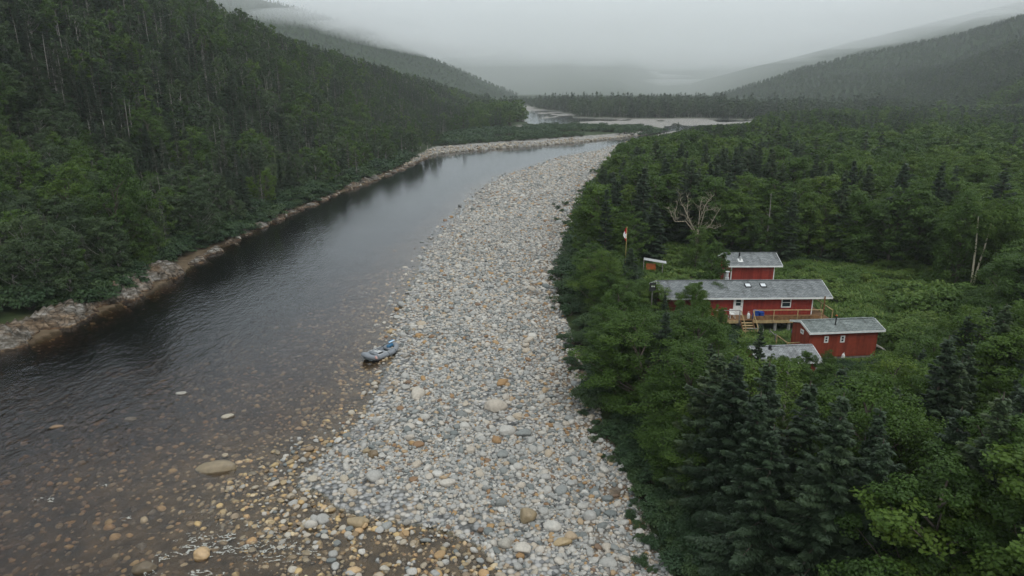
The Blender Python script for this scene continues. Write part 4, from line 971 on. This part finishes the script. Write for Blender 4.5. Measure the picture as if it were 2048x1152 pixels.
def cabin(name, label, loc, rz, Lx, W, H, rise, ov_l, ov_r, ov_f, wall_m, roof_m, floor=.4, corner=True):
    """local frame: front wall on y=0 facing the camera, x along the wall, z=0 the floor"""
    e = empty(name, loc, rz, label=label, cat='cabin')
    sl = rise/(W/2); ze = H - ov_f*sl; zr = H + rise
    w_ = MB(); v = [(0,0,-.1),(Lx,0,-.1),(Lx,W,-.1),(0,W,-.1),(0,0,H),(Lx,0,H),(Lx,W,H),(0,W,H),(0,W/2,zr),(Lx,W/2,zr)]
    w_.add(v, [(0,1,5,4),(2,3,7,6),(3,0,4,8,7),(1,2,6,9,5),(3,2,1,0)]); w_.build('wall', wall_m, e)
    rf = roof_slabs(MB(), -ov_l, Lx+ov_r, -ov_f, W/2, W+ov_f, ze+.10, zr+.10).build('roof', roof_m, e)
    tr = MB(); tr.box(-ov_l,Lx+ov_r,-ov_f-.035,-ov_f-.003,ze-.08,ze+.085); tr.box(-ov_l,Lx+ov_r,W+ov_f+.003,W+ov_f+.035,ze-.08,ze+.085)
    for xx in (-ov_l-.033, Lx+ov_r+.003):
        for ya, s_ in ((-ov_f-.035,1),(W+ov_f+.035,-1)):
            a = (xx, ya, ze-.07); b = (xx, W/2, zr-.07+.01); tr.add([(xx,ya,ze-.09),(xx+.03,ya,ze-.09),(xx+.03,ya,ze+.105),(xx,ya,ze+.105),(xx,W/2,zr-.09),(xx+.03,W/2,zr-.09),(xx+.03,W/2,zr+.12),(xx,W/2,zr+.12)],
                   [(0,1,2,3),(7,6,5,4),(0,4,5,1),(1,5,6,2),(2,6,7,3),(3,7,4,0)])
    tr.build('fascia', M['white_trim'], rf)
    rc_ = MB().box(-ov_l,Lx+ov_r,W/2-.10,W/2+.10,zr+.095,zr+.135); rc_.build('ridge_cap', roof_m, rf)
    if corner:
        c = MB()
        for xx in (-.012, Lx-.088):
            c.box(xx,xx+.10,-.022,-.002,-.1,H-.02)
        c.box(-.022,-.003,.0,.10,-.1,H-.02); c.build('corner_trim', M['white_trim'], e)
    for i in range(max(2,int(Lx/2.2))+1):
        xx = .2+(Lx-.4)*i/max(2,int(Lx/2.2))
        for yy in (.25, W-.25): MB().box(xx-.15,xx+.15,yy-.15,yy+.15,-floor-.2,-.105).build('foundation_pier', M['concrete'], e)
    sk = MB().box(.05,Lx-.05,.08,W-.08,-.28,-.102); sk.build('floor_beam', M['grey_wood'], e)
    return e, ze, zr, sl
def chimney(parent, x, y, z0, h, r_, m_, cap=None, slope=0):
    o = MB().tube([(x,y,z0-.1),(x,y,z0+h)], r_, 12).build('chimney', m_, parent, smooth=False)
    MB().tube([(x,y,z0-.02),(x,y,z0+.10)], [r_*2.2,r_*1.25], 12).build('flashing', M['black_metal'], o)
    if cap: MB().tube([(x,y,z0+h+.04),(x,y,z0+h+.09),(x,y,z0+h+.15)], [r_*1.7,r_*1.7,r_*.3], 12).build('rain_cap', cap, o)
    return o
GZ = 1.2
# long cabin
e, ze, zr, sl = cabin('long_cabin', 'long low red cabin with grey shingle roof, white door and wooden deck', (15.7, 66.25, 2.45), -R(0), 15.1, 4.7, 2.05, .88, .6, 1.75, .45, M['red_siding'], M['grey_shingle'], 1.3)
e.rotation_euler.z = R(1.2); LC = e
door = MB().box(7.02,7.80,-.05,-.003,.02,1.88).build('door', M['white_trim'], e)
fr_ = MB(); fr_.box(6.92,7.018,-.07,-.003,0,1.98); fr_.box(7.802,7.90,-.07,-.003,0,1.98); fr_.box(7.018,7.802,-.07,-.003,1.882,1.98); fr_.build('door_frame', M['white_trim'], door)
MB().box(7.16,7.66,-.062,-.048,1.02,1.70).build('pane', M['glass'], door); MB().box(7.16,7.66,-.068,-.060,1.34,1.38).build('glazing_bar', M['white_trim'], door)
MB().tube([(7.70,-.05,.92),(7.70,-.11,.92)], .03, 8).build('handle', M['black_metal'], door)
window(e, 11.85, 12.85, .78, 1.85); window(e, 2.6, 3.5, .78, 1.85)
MB().box(14.0,14.12,-.06,-.003,1.72,1.80).build('porch_light', M['white_plastic'], e)
def skylight(x, y0):
    a = math.atan(sl); f = MB(); mt = Matrix.Translation((x, y0, ze+.10+(y0+.45)*sl)) @ Matrix.Rotation(a, 4, 'X')
    for b in ((-.30,-.25,0,.62,0,.12),(.25,.30,0,.62,0,.12),(-.25,.25,0,.05,0,.12),(-.25,.25,.57,.62,0,.12)): f.box(*b, mtx=mt)
    o = f.build('skylight', M['black_metal'], e); MB().box(-.25,.25,.05,.57,.02,.10, mtx=mt).build('skylight_glass', M['skyglass'], o)
skylight(8.75, 1.15); skylight(10.35, 1.15)
c_ = MB(); c_.tube([(7.0,2.75,3.0),(7.0,2.75,3.22)], .20, 12).tube([(7.0,2.75,3.22),(7.0,2.75,3.75)], .12, 12).tube([(7.0,2.75,3.82),(7.0,2.75,3.88)], .22, 12); c_.build('chimney', M['galvanised'], e)
v_ = MB(); v_.tube([(7.9,.75,2.15),(7.9,.75,2.42)], .06, 8).build('vent_pipe', M['black_metal'], e)
# deck
D = empty('deck', (15.7, 66.25, GZ), R(1.2), label='wooden deck with railings and steps along the front of the long cabin', cat='deck')
fl = 1.24
d = MB()
for i in range(9): d.box(4.6,16.4,-1.62+i*.178,-1.62+i*.178+.168,fl-.03,fl+.01)
for i in range(20): d.box(15.2+.0*i,16.4,-.015+i*.178,-.015+i*.178+.168,fl-.032,fl+.008)
d.build('deck_board', M['brown_wood'], D)
MB().box(4.6,7.08,-1.66,-1.625,fl-.32,fl+.0).box(8.5,16.4,-1.66,-1.625,fl-.32,fl+.0).build('skirt_board', M['pine_wood'], D)
MB().box(8.5,15.2,-1.60,-1.57,fl+.02,fl+.42).build('kick_board', M['brown_wood'], D)
r_ = MB(); r_.box(8.45,15.4,-1.68,-1.58,fl+1.02,fl+1.07); r_.build('rail', M['pine_wood'], D)
r_ = MB(); r_.box(4.6,7.1,-1.68,-1.58,fl+1.02,fl+1.07); r_.build('rail', M['grey_wood'], D)
r_ = MB(); r_.bar((16.35,-1.6,fl+1.05),(16.35,3.2,fl+1.05),.10,.05); r_.build('rail', M['pine_wood'], D)
for xx in (8.5,10.5,12.9,15.35): MB().box(xx-.045,xx+.045,-1.70,-1.663,fl-.3,fl+1.02).build('rail_post', M['pine_wood'], D)
for xx in (4.65,7.05): MB().box(xx-.045,xx+.045,-1.70,-1.663,fl-.3,fl+1.02).build('rail_post', M['grey_wood'], D)
for yy in (-1.6,.9,3.2): MB().box(16.405,16.48,yy-.045,yy+.045,fl-.3,fl+1.05).build('rail_post', M['pine_wood'], D)
MB().bar((16.0,-.6,fl),(16.0,-.6,fl+2.15),.10).build('porch_post', M['brown_wood'], D)
for xx in (5,7.3,9.2,10.9,12.3,13.6,16.0): MB().tube([(xx,-1.3,-.4),(xx,-1.3,fl-.33)], .16 if xx > 10 else .09, 10).build('support_pier', M['concrete'] if xx > 10 else M['grey_wood'], D)
for i in range(6):
    z_ = fl-.2-.19*i; MB().box(7.25,8.35,-1.93-.27*i,-1.665-.27*i,z_-.04,z_).build('step', M['pine_wood'], D)
for xx in (7.18,8.38):
    MB().bar((xx,-1.68,fl-.05),(xx,-3.3,.05),.05,.22).build('stair_stringer', M['brown_wood'], D)
    MB().bar((xx,-1.68,fl+1.0),(xx,-3.3,1.02),.05,.09).build('stair_rail', M['pine_wood'], D); MB().bar((xx,-3.3,-.2),(xx,-3.3,1.05),.09).build('rail_post', M['pine_wood'], D)
L_ = MB()
for i in range(9): L_.box(7.0,9.6,-4.85+i*.17,-4.85+i*.17+.155,.06,.10)
L_.build('landing', M['pine_wood'], D)
MB().box(7.3,8.9,-3.36,-3.31,.92,1.0).box(9.55,9.6,-4.8,-3.4,.72,.80).build('rail', M['grey_wood'], D)
for p in ((9.58,-4.8),(9.58,-3.4),(8.9,-3.34)): MB().box(p[0]-.04,p[0]+.04,p[1]-.04,p[1]+.04,-.2,.95).build('rail_post', M['grey_wood'], D)

def barrel(loc, m_, label, rad=.29, h=.88, rz=0, tilt=None, cat='barrel'):
    e = empty('barrel', loc, rz, label=label, cat=cat)
    pr = [(0,.96),(.03,1),(.30,1),(.33,1.05),(.36,1),(.64,1),(.67,1.05),(.70,1),(.96,1),(1,.93)]
    MB().tube([(0,0,z_*h) for z_,_ in pr], [rad*q for _,q in pr], 20).build('drum', m_, e, smooth=False)
    MB().tube([(rad*.5,0,h-.002),(rad*.5,0,h+.035)], .05, 8).build('bung', m_, e)
    if tilt: e.rotation_euler = tilt
    return e
dz = GZ+fl+.015
def onD(x, y): v = Matrix.Rotation(R(1.2),4,'Z') @ Vector((x,y,0)); return (15.7+v.x, 66.25+v.y, dz)
barrel(onD(8.85,-1.2), M['blue_plastic'], 'blue plastic barrel on the deck, nearest the deck stairs')
barrel(onD(9.45,-1.15), M['blue_plastic'], 'blue plastic barrel on the deck, right of the other one, shorter', .27, .70)
barrel((27.9, 63.4, GZ-.1), M['blue_plastic'], 'blue barrel on the grass under the deck edge beside the small cabin', .27, .8)
def gas(loc, label):
    e = empty('gas_cylinder', loc, 0, label=label, cat='gas cylinder')
    MB().tube([(0,0,0),(0,0,.03),(0,0,.10),(0,0,.42),(0,0,.52),(0,0,.57)], [.12,.13,.155,.155,.11,.04], 18).build('tank', M['white_plastic'], e, smooth=True)
    MB().tube([(0,0,.57),(0,0,.66)], .03, 8).build('valve', M['galvanised'], e)
    MB().tube([(.09,0,.56),(.09,0,.70),(0,.09,.70),(-.09,0,.70),(-.09,0,.56)], .012, 6).build('collar', M['white_plastic'], e)
gas(onD(8.15,-1.15), 'white gas cylinder on the deck beside the blue barrels')
# plastic chair by the door
e = empty('chair', onD(6.55,-.95), 0, label='white plastic chair on the deck left of the door', cat='chair')
MB().box(-.24,.24,-.22,.22,.40,.44).build('seat', M['white_plastic'], e); MB().box(-.23,.23,.20,.24,.44,.88).build('backrest', M['white_plastic'], e)
for sx_ in (-1,1):
    for sy_ in (-1,1): MB().bar((sx_*.21,sy_*.19,.40),(sx_*.25,sy_*.23,0),.04).build('leg', M['white_plastic'], e)
    MB().bar((sx_*.25,-.2,.62),(sx_*.25,.2,.62),.05,.03).bar((sx_*.25,-.19,.44),(sx_*.25,-.19,.60),.03).build('armrest', M['white_plastic'], e)

# small red cabin
e, ze, zr, sl = cabin('small_cabin', 'small raised red cabin with stovepipe, right of and in front of the long cabin', (26.55, 57.15, 1.62), R(6.2), 6.5, 3.0, 2.38, .46, .15, .45, .28, M['rust_siding'], M['green_shingle'], .55, corner=False)
window(e, 1.42, 1.80, 1.30, 1.90); window(e, 2.95, 3.36, 1.26, 1.90, bars=1)
window(e, 1.0, 1.5, 1.75, 2.15, y=0, face='left', bars=2)
chimney(e, 2.75, .72, 2.38+.72*sl+.05, .85, .055, M['black_metal'], M['orange_board'])
MB().box(.3,6.3,.02,.06,-.30,-.22).build('sill_beam', M['grey_wood'], e)
P_ = empty('porch', (25.25, 58.3, GZ), R(6.2), label='little pine porch platform with railing at the left end of the small red cabin', cat='porch')
MB().box(-.1,1.15,0,2.0,.10,.16).build('platform', M['pine_wood'], P_)
for p in ((-.1,0),(-.1,2.0)): MB().box(p[0]-.04,p[0]+.04,p[1]-.04,p[1]+.04,-.3,1.3).build('rail_post', M['pine_wood'], P_)
MB().bar((-.1,0,1.3),(1.1,0,1.3),.05,.09).build('rail', M['pine_wood'], P_); MB().bar((-.1,0,1.3),(-.1,2.0,1.3),.05,.09).build('rail', M['pine_wood'], P_)
gx, gy = P(1684,718,GZ); gas((gx, gy-.1, GZ+.02), 'white gas cylinder on the ground at the lower front wall of the small red cabin')
# leaning lumber at the right wall
e = empty('lumber_pile', (33.6, 58.4, GZ), R(8), label='pile of weathered grey planks leaning behind the right end of the small cabin', cat='lumber pile')
r = np.random.default_rng(8)
for i in range(11):
    y_ = i*.15; a = r.normal(0,.04); MB().bar((-.25+r.normal(0,.05), y_, 1.15-.04*i+r.normal(0,.05)), (1.2+r.normal(0,.12), y_-.5+a, .15+r.random()*.1), .15, .03).build('plank', M['weathered_lumber'], e)
# back cabin
e, ze, zr, sl = cabin('back_cabin', 'small red cabin with white corner boards standing behind the long cabin', (26.0, 78.2, GZ+.45), R(.5), 5.15, 4.0, 3.1, .85, .45, .75, .40, M['red_siding'], M['grey_shingle'], .4)
mt = Matrix.Translation((1.15, .55, ze+.10+.95*sl)) @ Matrix.Rotation(math.atan(sl), 4, 'X')
MB().box(-.28,.28,-.3,.3,.0,.05, mtx=mt).build('vent_flashing', M['white_trim'], e); MB().tube([(1.15,.55,ze+.4),(1.15,.55,ze+.95)], .13, 12).build('roof_vent', M['galvanised'], e)
MB().tube([(1.2,1.15,ze+.6),(1.2,1.15,ze+1.35)], .10, 12).build('chimney', M['black_metal'], e)
MB().box(-.75,-.45,-.1,.3,-.4,2.45).build('side_board', M['grey_wood'], e)
# dark covered barbecue left of the back cabin
bx_, by_ = P(1449,559,GZ); e = empty('barbecue', (24.7, 77.6, GZ), 0, label='dark covered barbecue with pale lid standing left of the back cabin', cat='barbecue')
MB().box(-.55,.55,-.3,.3,.45,.85).build('body', M['black_metal'], e, bevel=.03); MB().tube([(-.5,0,.86),(.1,0,.86)], .27, 14).build('lid', M['oar_blue'], e)
MB().box(.35,.75,-.25,.25,.80,.84).build('side_shelf', M['galvanised'], e)
for sx_ in (-.45,.45):
    for sy_ in (-.25,.25): MB().box(sx_-.03,sx_+.03,sy_-.03,sy_+.03,0,.45).build('leg', M['black_metal'], e)
# low shed with the pale roof in the thicket
e, ze, zr, sl = cabin('shed', 'shed with pale grey shingle roof half hidden in the thicket in front of the stairs', (20.5, 52.2, GZ+.35), R(5), 4.9, 3.3, 1.65, .60, .3, .3, .30, M['rust_siding'], M['pale_shingle'], .4)
chimney(e, 1.35, 1.35, 1.65+1.35*sl+.02, .38, .12, M['black_metal'])
# open shelter with the orange board
sx0, sy0 = P(1301,546,GZ); e = empty('shelter', (sx0, sy0, GZ), R(-12), label='open lean-to shelter with thin white roof and orange board wall', cat='shelter')
v = MB(); mt = Matrix.Rotation(R(7),4,'Y'); v.box(-1.2,1.75,-.5,.7,1.72,1.765, mtx=mt); v.build('roof', M['galvanised'], e)
MB().box(-.62,.62,-.03,.03,.25,1.30).build('board_wall', M['orange_board'], e)
for a_, b_ in ((-.95,-.5),(1.5,-.5),(-.95,.7),(1.5,.7)): MB().box(a_-.05,a_+.05,b_-.05,b_+.05,-.1,1.78-a_*.12).build('post', M['grey_wood'], e)
# twin floodlight on a post by the left gable of the long cabin
lx, lz = PD(1306,572,65.6); e = empty('floodlight_post', (lx, 65.6, GZ), 0, label='dark post carrying two small white floodlight heads at the left gable of the long cabin', cat='floodlight')
MB().box(-.32,.32,.05,.12,lz-GZ-.55,lz-GZ+.30).build('backboard', M['black_metal'], e); MB().tube([(0,.16,-.1),(0,.16,lz-GZ+.2)], .05, 8).build('post', M['grey_wood'], e)
for s_ in (-.10,.10): MB().tube([(s_,.04,lz-GZ),(s_,-.10,lz-GZ-.03)], [.04,.07], 12).build('lamp_head', M['white_plastic'], e)
# flagpole with drooping flag
fx, ftop = PD(1254,455,88.0); e = empty('flagpole', (fx, 88.0, GZ), 0, label='yellow flagpole behind the dense evergreen left of the shelter', cat='flagpole')
MB().tube([(0,0,-.2),(0,0,ftop-GZ)], [.045,.03], 10).build('pole', M['pole_yellow'], e, smooth=True); MB().tube([(0,0,ftop-GZ),(0,0,ftop-GZ+.06),(0,0,ftop-GZ+.11)], [.05,.07,.02], 10).build('finial', M['pole_yellow'], e)
FV = []; FF = []; FM = []; nu, nv = 24, 14; top = ftop-.12
for i in range(nu+1):
    t_ = i/nu
    for j in range(nv+1):
        s_ = j/nv; wdt = .07+.30*math.sin(math.pi*min(1,t_*1.05))**.8*(1 if t_ < .9 else 1)
        FV.append((fx-.04-wdt*s_*(1-.15*math.sin(t_*9)) + .02*math.sin(j*1.9), 88.0-.05+.10*math.sin(s_*9+t_*4)*(.3+t_*.7), top-1.62*t_-.22*s_*t_+.12*s_))
for i in range(nu):
    for j in range(nv):
        a = i*(nv+1)+j; FF.append((a,a+1,a+nv+2,a+nv+1)); FM.append(1 if .33+.10*math.sin(j*.5) < i/nu < .76+.06*math.sin(j*.5) else 0)
me = np_mesh('flag', FV, FF, 4, [M['flag_red'], M['flag_white']], midx=FM, smooth=True)
o = obj('flag', me, label='red and white flag hanging limp from the yellow flagpole', cat='flag'); md = o.modifiers.new('thickness','SOLIDIFY'); md.thickness = .01

# bleached dead tree crown behind the cabins
dx, _ = PD(1395,470,95.0); e = empty('dead_tree', (dx, 95.0, GZ), 0, label='wide bleached dead tree with bare twisting limbs above the green canopy', cat='dead tree')
MB().tube([(0,0,-.2),(.1,0,1.5),(-.1,0,3.4),(0,0,4.4)], [.28,.24,.20,.16], 9).build('trunk', M['bleached'], e, smooth=True)
def limb(pts, r0):
    X = []
    for px, py, dy in pts: xx, zz = PD(px, py, 95.0+dy); X.append((xx-dx, dy, zz-GZ))
    n = len(X); rad = [r0*(1-i/(n-.4))+.008 for i in range(n)]; rad = [q_*.6 for q_ in rad]; mb = MB().tube(X, rad, 7); rr = np.random.default_rng(int(pts[-1][0]))
    for i in range(1, n):
        for q in range(9):
            t_ = rr.random(); a = np.array(X[i-1])*(1-t_)+np.array(X[i])*t_; d = rr.normal(0,.5,3); d[2] = abs(d[2])*.9+.1; b = a+d*rr.uniform(.5,1.3); mb.tube([a,(a+b)/2+rr.normal(0,.09,3),b],[.022,.014,.005],4)
    mb.build('branch', M['bleached'], e, smooth=True)
limb([(1395,474,0),(1380,442,-.3),(1368,415,-.6),(1361,402,-.6),(1362,386,-.5)], .12)
limb([(1375,442,0),(1374,420,.4),(1376,404,.5),(1375,391,.6)], .08)
limb([(1395,474,0),(1372,443,-.8),(1350,443,-1),(1343,430,-1),(1336,413,-1)], .11)
limb([(1352,440,-.9),(1350,424,-.7),(1356,404,-.5)], .06)
limb([(1396,470,0),(1398,440,.2),(1400,415,.3),(1405,394,.4)], .11)
limb([(1398,442,0),(1411,410,.5),(1418,400,.5),(1427,390,.6)], .08)
limb([(1396,470,0),(1422,448,-.4),(1432,430,-.6),(1441,417,-.7)], .09)
limb([(1398,462,0),(1410,421,.8),(1424,419,1.0),(1434,424,1.1)], .07)
limb([(1396,474,0),(1412,453,-.9),(1430,457,-1.2),(1443,452,-1.3)], .08)
limb([(1390,460,.4),(1368,430,.9),(1360,430,1.2)], .07)
# double pale birch
bx, _ = PD(1940,583,77.0); bz = float(ground_z(np.array([bx]),np.array([77.0]))[0]); e = empty('birch_tree', (bx, 77.0, bz), 0, label='birch with two long bare pale trunks forking from one base at the meadow edge', cat='tree')
for pts in ([(1940,583),(1944,555),(1948,520),(1952,490),(1955,455),(1957,430)], [(1943,583),(1950,555),(1959,525),(1968,498),(1975,474),(1983,445)]):
    X = [(PD(a,b,77.0)[0]-bx, 0, PD(a,b,77.0)[1]-bz) for a,b in pts]; MB().tube(X, [.13,.115,.10,.085,.07,.04], 9).build('trunk', M['birch'], e, smooth=True)
_, lv_, tn_ = broadleaf(77, 16000, H=10, Rr=3.6, low=.50, leaf=.17); me = np_mesh('crown', lv_[0]*np.array([1,1,1.02]), lv_[1], 4, [M['broadleaf']], tint=tn_); o = obj('crown', me, e); o.location = (1.4, .5, 1.2)
for px, py0, py1, lab in ((1899,470,548,'leaning brown bare trunk left of the double birch'),(1872,505,552,'grey bare leaning trunk at the left of the meadow edge trees'),(1700,520,545,'pale forked stub at the meadow back edge')):
    xx, z1 = PD(px+6, py0, 96.0 if px > 1600 else 90); x0_, z0_ = PD(px, py1, 96.0 if px > 1600 else 90); yy = 96.0 if px > 1600 else 90.0
    if px in (1899,1872): yy = 84.0; xx, z1 = PD(px+8, py0, yy); x0_, z0_ = PD(px, py1, yy)
    MB().tube([(x0_,yy,GZ-.3),(x0_*.6+xx*.4+.1,yy,GZ+(z1-GZ)*.4),(xx,yy,z1)], [.08,.06,.03], 8).build('bare_trunk', M['bark_grey'], smooth=True, label=lab, cat='dead tree')

# ------------------------------------------------------------------ raft
a = np.array(P(735,716,.3)); b = np.array(P(786,696,.3)); c = (a+b)/2; ang = math.atan2(*(b-a)[::-1]); RL = 4.1
e = empty('raft', (c[0], c[1], .02), ang, label='grey inflatable river raft with blue oars pulled up at the edge of the gravel bar', cat='raft')
hl, hw = RL/2-.25, .72
pts = []; NN = 56
for i in range(NN+1):
    t_ = 2*math.pi*i/NN; cx_, sy_ = math.cos(t_), math.sin(t_); x_ = hl*math.copysign(abs(cx_)**.62, cx_); y_ = hw*math.copysign(abs(sy_)**.62, sy_)
    pts.append((x_, y_, .26+.34*max(0,(abs(x_)-hl*.45)/(hl*.55))**2))
MB().tube(pts, .25, 16, cap=False).build('side_tube', M['raft_rubber'], e, smooth=True)
MB().box(-hl+.15,hl-.15,-hw+.1,hw-.1,.10,.18).build('floor', M['raft_floor'], e, bevel=.03)
for xx in (-.75,.15,.95): MB().tube([(xx,-hw+.05,.40),(xx,0,.42),(xx,hw-.05,.40)], .15, 12).build('thwart', M['raft_rubber'], e, smooth=True)
MB().box(-.62,-.1,-.35,.35,.52,.60).build('seat', M['galvanised'], e, bevel=.02); MB().box(-.35,-.1,-.42,.42,.30,.52).build('rowing_frame', M['black_metal'], e)
for y_ in (-hw, hw): MB().bar((-.9,y_,.53),(.5,y_,.53),.05).tube([(-.2,y_,.5),(-.2,y_,.70)], .02, 6).build('oarlock', M['galvanised'], e)
for xx in (-1.05,.25,1.15): 
    for s_ in (-1,1): MB().tube([(xx+.0,s_*(hw+.02)+s_*.26*math.cos(q), .27+.26*math.sin(q)) for q in np.linspace(-.6,2.2,8)], .018, 6).build('strap', M['black_metal'], e)
for xx in (-1.35,): MB().tube([(xx+.0,-hw-.02-.256*math.cos(q), .30+.256*math.sin(q)) for q in np.linspace(.2,1.2,6)], .10, 6).build('patch', M['raft_patch'], e, smooth=True)
def oar(p0, p1, m_, label):
    q = empty('oar', (0,0,0), 0, label=label, cat='oar'); mtx = Matrix.Translation((c[0],c[1],.02)) @ Matrix.Rotation(ang,4,'Z'); A_ = mtx @ Vector(p0); B_ = mtx @ Vector(p1); q.location = A_; d_ = B_-A_
    MB().tube([(0,0,0), tuple(d_*.74)], .022, 8).build('shaft', M['black_metal'], q); MB().bar(tuple(d_*.72), tuple(d_), .16, .025).build('blade', m_, q)
oar((-.5,.25,.66),(1.95,.10,1.02), M['oar_pale'], 'oar with pale blue blade lying along the raft, blade up at the shore end')
oar((-.5,-.05,.66),(2.0,.42,.98), M['oar_blue'], 'oar with dark blue blade lying along the raft beside the pale one')
e2 = empty('dry_bag', tuple((Matrix.Translation((c[0],c[1],.02)) @ Matrix.Rotation(ang,4,'Z')) @ Vector((.95,.0,.34))), ang, label='dark blue dry bag lying in the shore end of the raft', cat='bag')
MB().tube([(-.1,0,.3),(0,0,.3),(.6,0,.33),(.75,0,.33)], [.06,.17,.17,.05], 14).build('bag_body', M['oar_blue'], e2, smooth=True); MB().tube([(.2,-.17,.3),(.2,0,.49),(.2,.17,.3)], .015, 6).build('strap', M['black_metal'], e2)

# small dark bushes dotted on the bar, and drift earth
for i, (px, py, wpx) in enumerate([(1188,347,16),(1184,374,18),(1174,380,14),(1168,391,18),(1160,404,14),(1130,411,16),(1107,410,9),(1115,418,12),(1124,424,11),(1147,428,8),(1111,444,14),(1130,474,20),(1140,452,12),(1098,595,10),(1135,690,12)]):
    x, y = P(px, py, 1); k = 24/(FPX*sP+(py-576)*cP); w_ = wpx*k*1.25; z = float(ground_z(np.array([x]),np.array([y]))[0])
    put_tree('shrub', x, y, z+.02, w_*.62, w_/3.0, (i*.137) % 1, 'low dark bush alone on the gravel bar, %s' % (['farthest upstream','beside the forest edge, upper row','small, just below the upper row','middle of the upper group','round, near the forest edge','wide, left of the forest edge','tiny, leftmost of all','small, in the left group','lower left group, right one','tiny, between the groups','low in the left group','big, beside the brown earth patch','above the brown earth patch','level with the long cabin roof','level with the deck'][i]), None)

# ------------------------------------------------------------------ air
def wisp(px, py, Y, rx, ry, rz_, dens, seed):
    X_, Z_ = PD(px, py, Y); n1_ = fbm(IV4[:,0]*1.3+seed, IV4[:,1]*1.3, 3, IV4[:,2]*1.3+seed)-.5
    V_ = IV4*(1+1.3*n1_)[:,None]*np.array([rx, ry, rz_]) + np.array([X_, Y, Z_])
    m_ = bpy.data.materials.new('cloud_wisp'); m_.use_nodes = True; t_ = m_.node_tree; t_.nodes.clear(); o_ = t_.nodes.new('ShaderNodeOutputMaterial')
    p_ = t_.nodes.new('ShaderNodeVolumePrincipled'); p_.inputs['Color'].default_value = (.995,.998,1,1); p_.inputs['Density'].default_value = dens; p_.inputs['Anisotropy'].default_value = .5
    t_.links.new(p_.outputs[0], o_.inputs['Volume']); obj('cloud', np_mesh('cloud', V_, IF4, 3, [m_]), kind='stuff')
for i_, a_ in enumerate([(700,70,1230,150,90,20,.010),(800,88,1300,130,90,15,.009),(880,100,1350,110,80,11,.008),(600,40,1200,140,90,20,.010),(1640,80,1500,190,120,16,.003),(1840,30,1350,190,120,20,.0035),(1500,118,1750,170,120,13,.003),(2010,-5,1200,170,110,20,.005),(1180,150,2300,300,160,16,.004),(1330,165,2200,220,160,10,.004)]):
    wisp(*a_, 3.7*i_+1)
hz = bpy.data.materials.new('haze'); hz.use_nodes = True; t = hz.node_tree; t.nodes.clear(); out = t.nodes.new('ShaderNodeOutputMaterial')
pv = t.nodes.new('ShaderNodeVolumePrincipled'); pv.inputs['Color'].default_value = (.93,.98,1,1); pv.inputs['Density'].default_value = HAZE; pv.inputs['Anisotropy'].default_value = .3
t.links.new(pv.outputs[0], out.inputs['Volume'])
MB().box(-6500,6500,-200,6500,-6,430).build('haze', hz, kind='stuff')
cl = bpy.data.materials.new('cloud'); cl.use_nodes = True; t = cl.node_tree; t.nodes.clear(); out = t.nodes.new('ShaderNodeOutputMaterial')
pv = t.nodes.new('ShaderNodeVolumePrincipled'); pv.inputs['Color'].default_value = (.995,.997,1,1); pv.inputs['Density'].default_value = CLOUD; pv.inputs['Anisotropy'].default_value = .5
t.links.new(pv.outputs[0], out.inputs['Volume'])
v = [(-6400,1000,112),(6400,1000,112),(6400,4300,8),(-6400,4300,8),(-6400,750,235),(6400,750,235),(6400,4300,235),(-6400,4300,235)]
MB().add(v, [(0,3,2,1),(4,5,6,7),(0,1,5,4),(1,2,6,5),(2,3,7,6),(3,0,4,7)]).build('cloud', cl, kind='stuff')
c2 = cl.copy(); c2.name = 'thin_cloud'; c2.node_tree.nodes['Principled Volume'].inputs['Density'].default_value = .0013
v = [(-6300,1450,5),(6300,1450,5),(6300,4200,-4),(-6300,4200,-4),(-6300,1250,150),(6300,1250,150),(6300,4200,150),(-6300,4200,150)]
MB().add(v, [(0,3,2,1),(4,5,6,7),(0,1,5,4),(1,2,6,5),(2,3,7,6),(3,0,4,7)]).build('cloud', c2, kind='stuff')
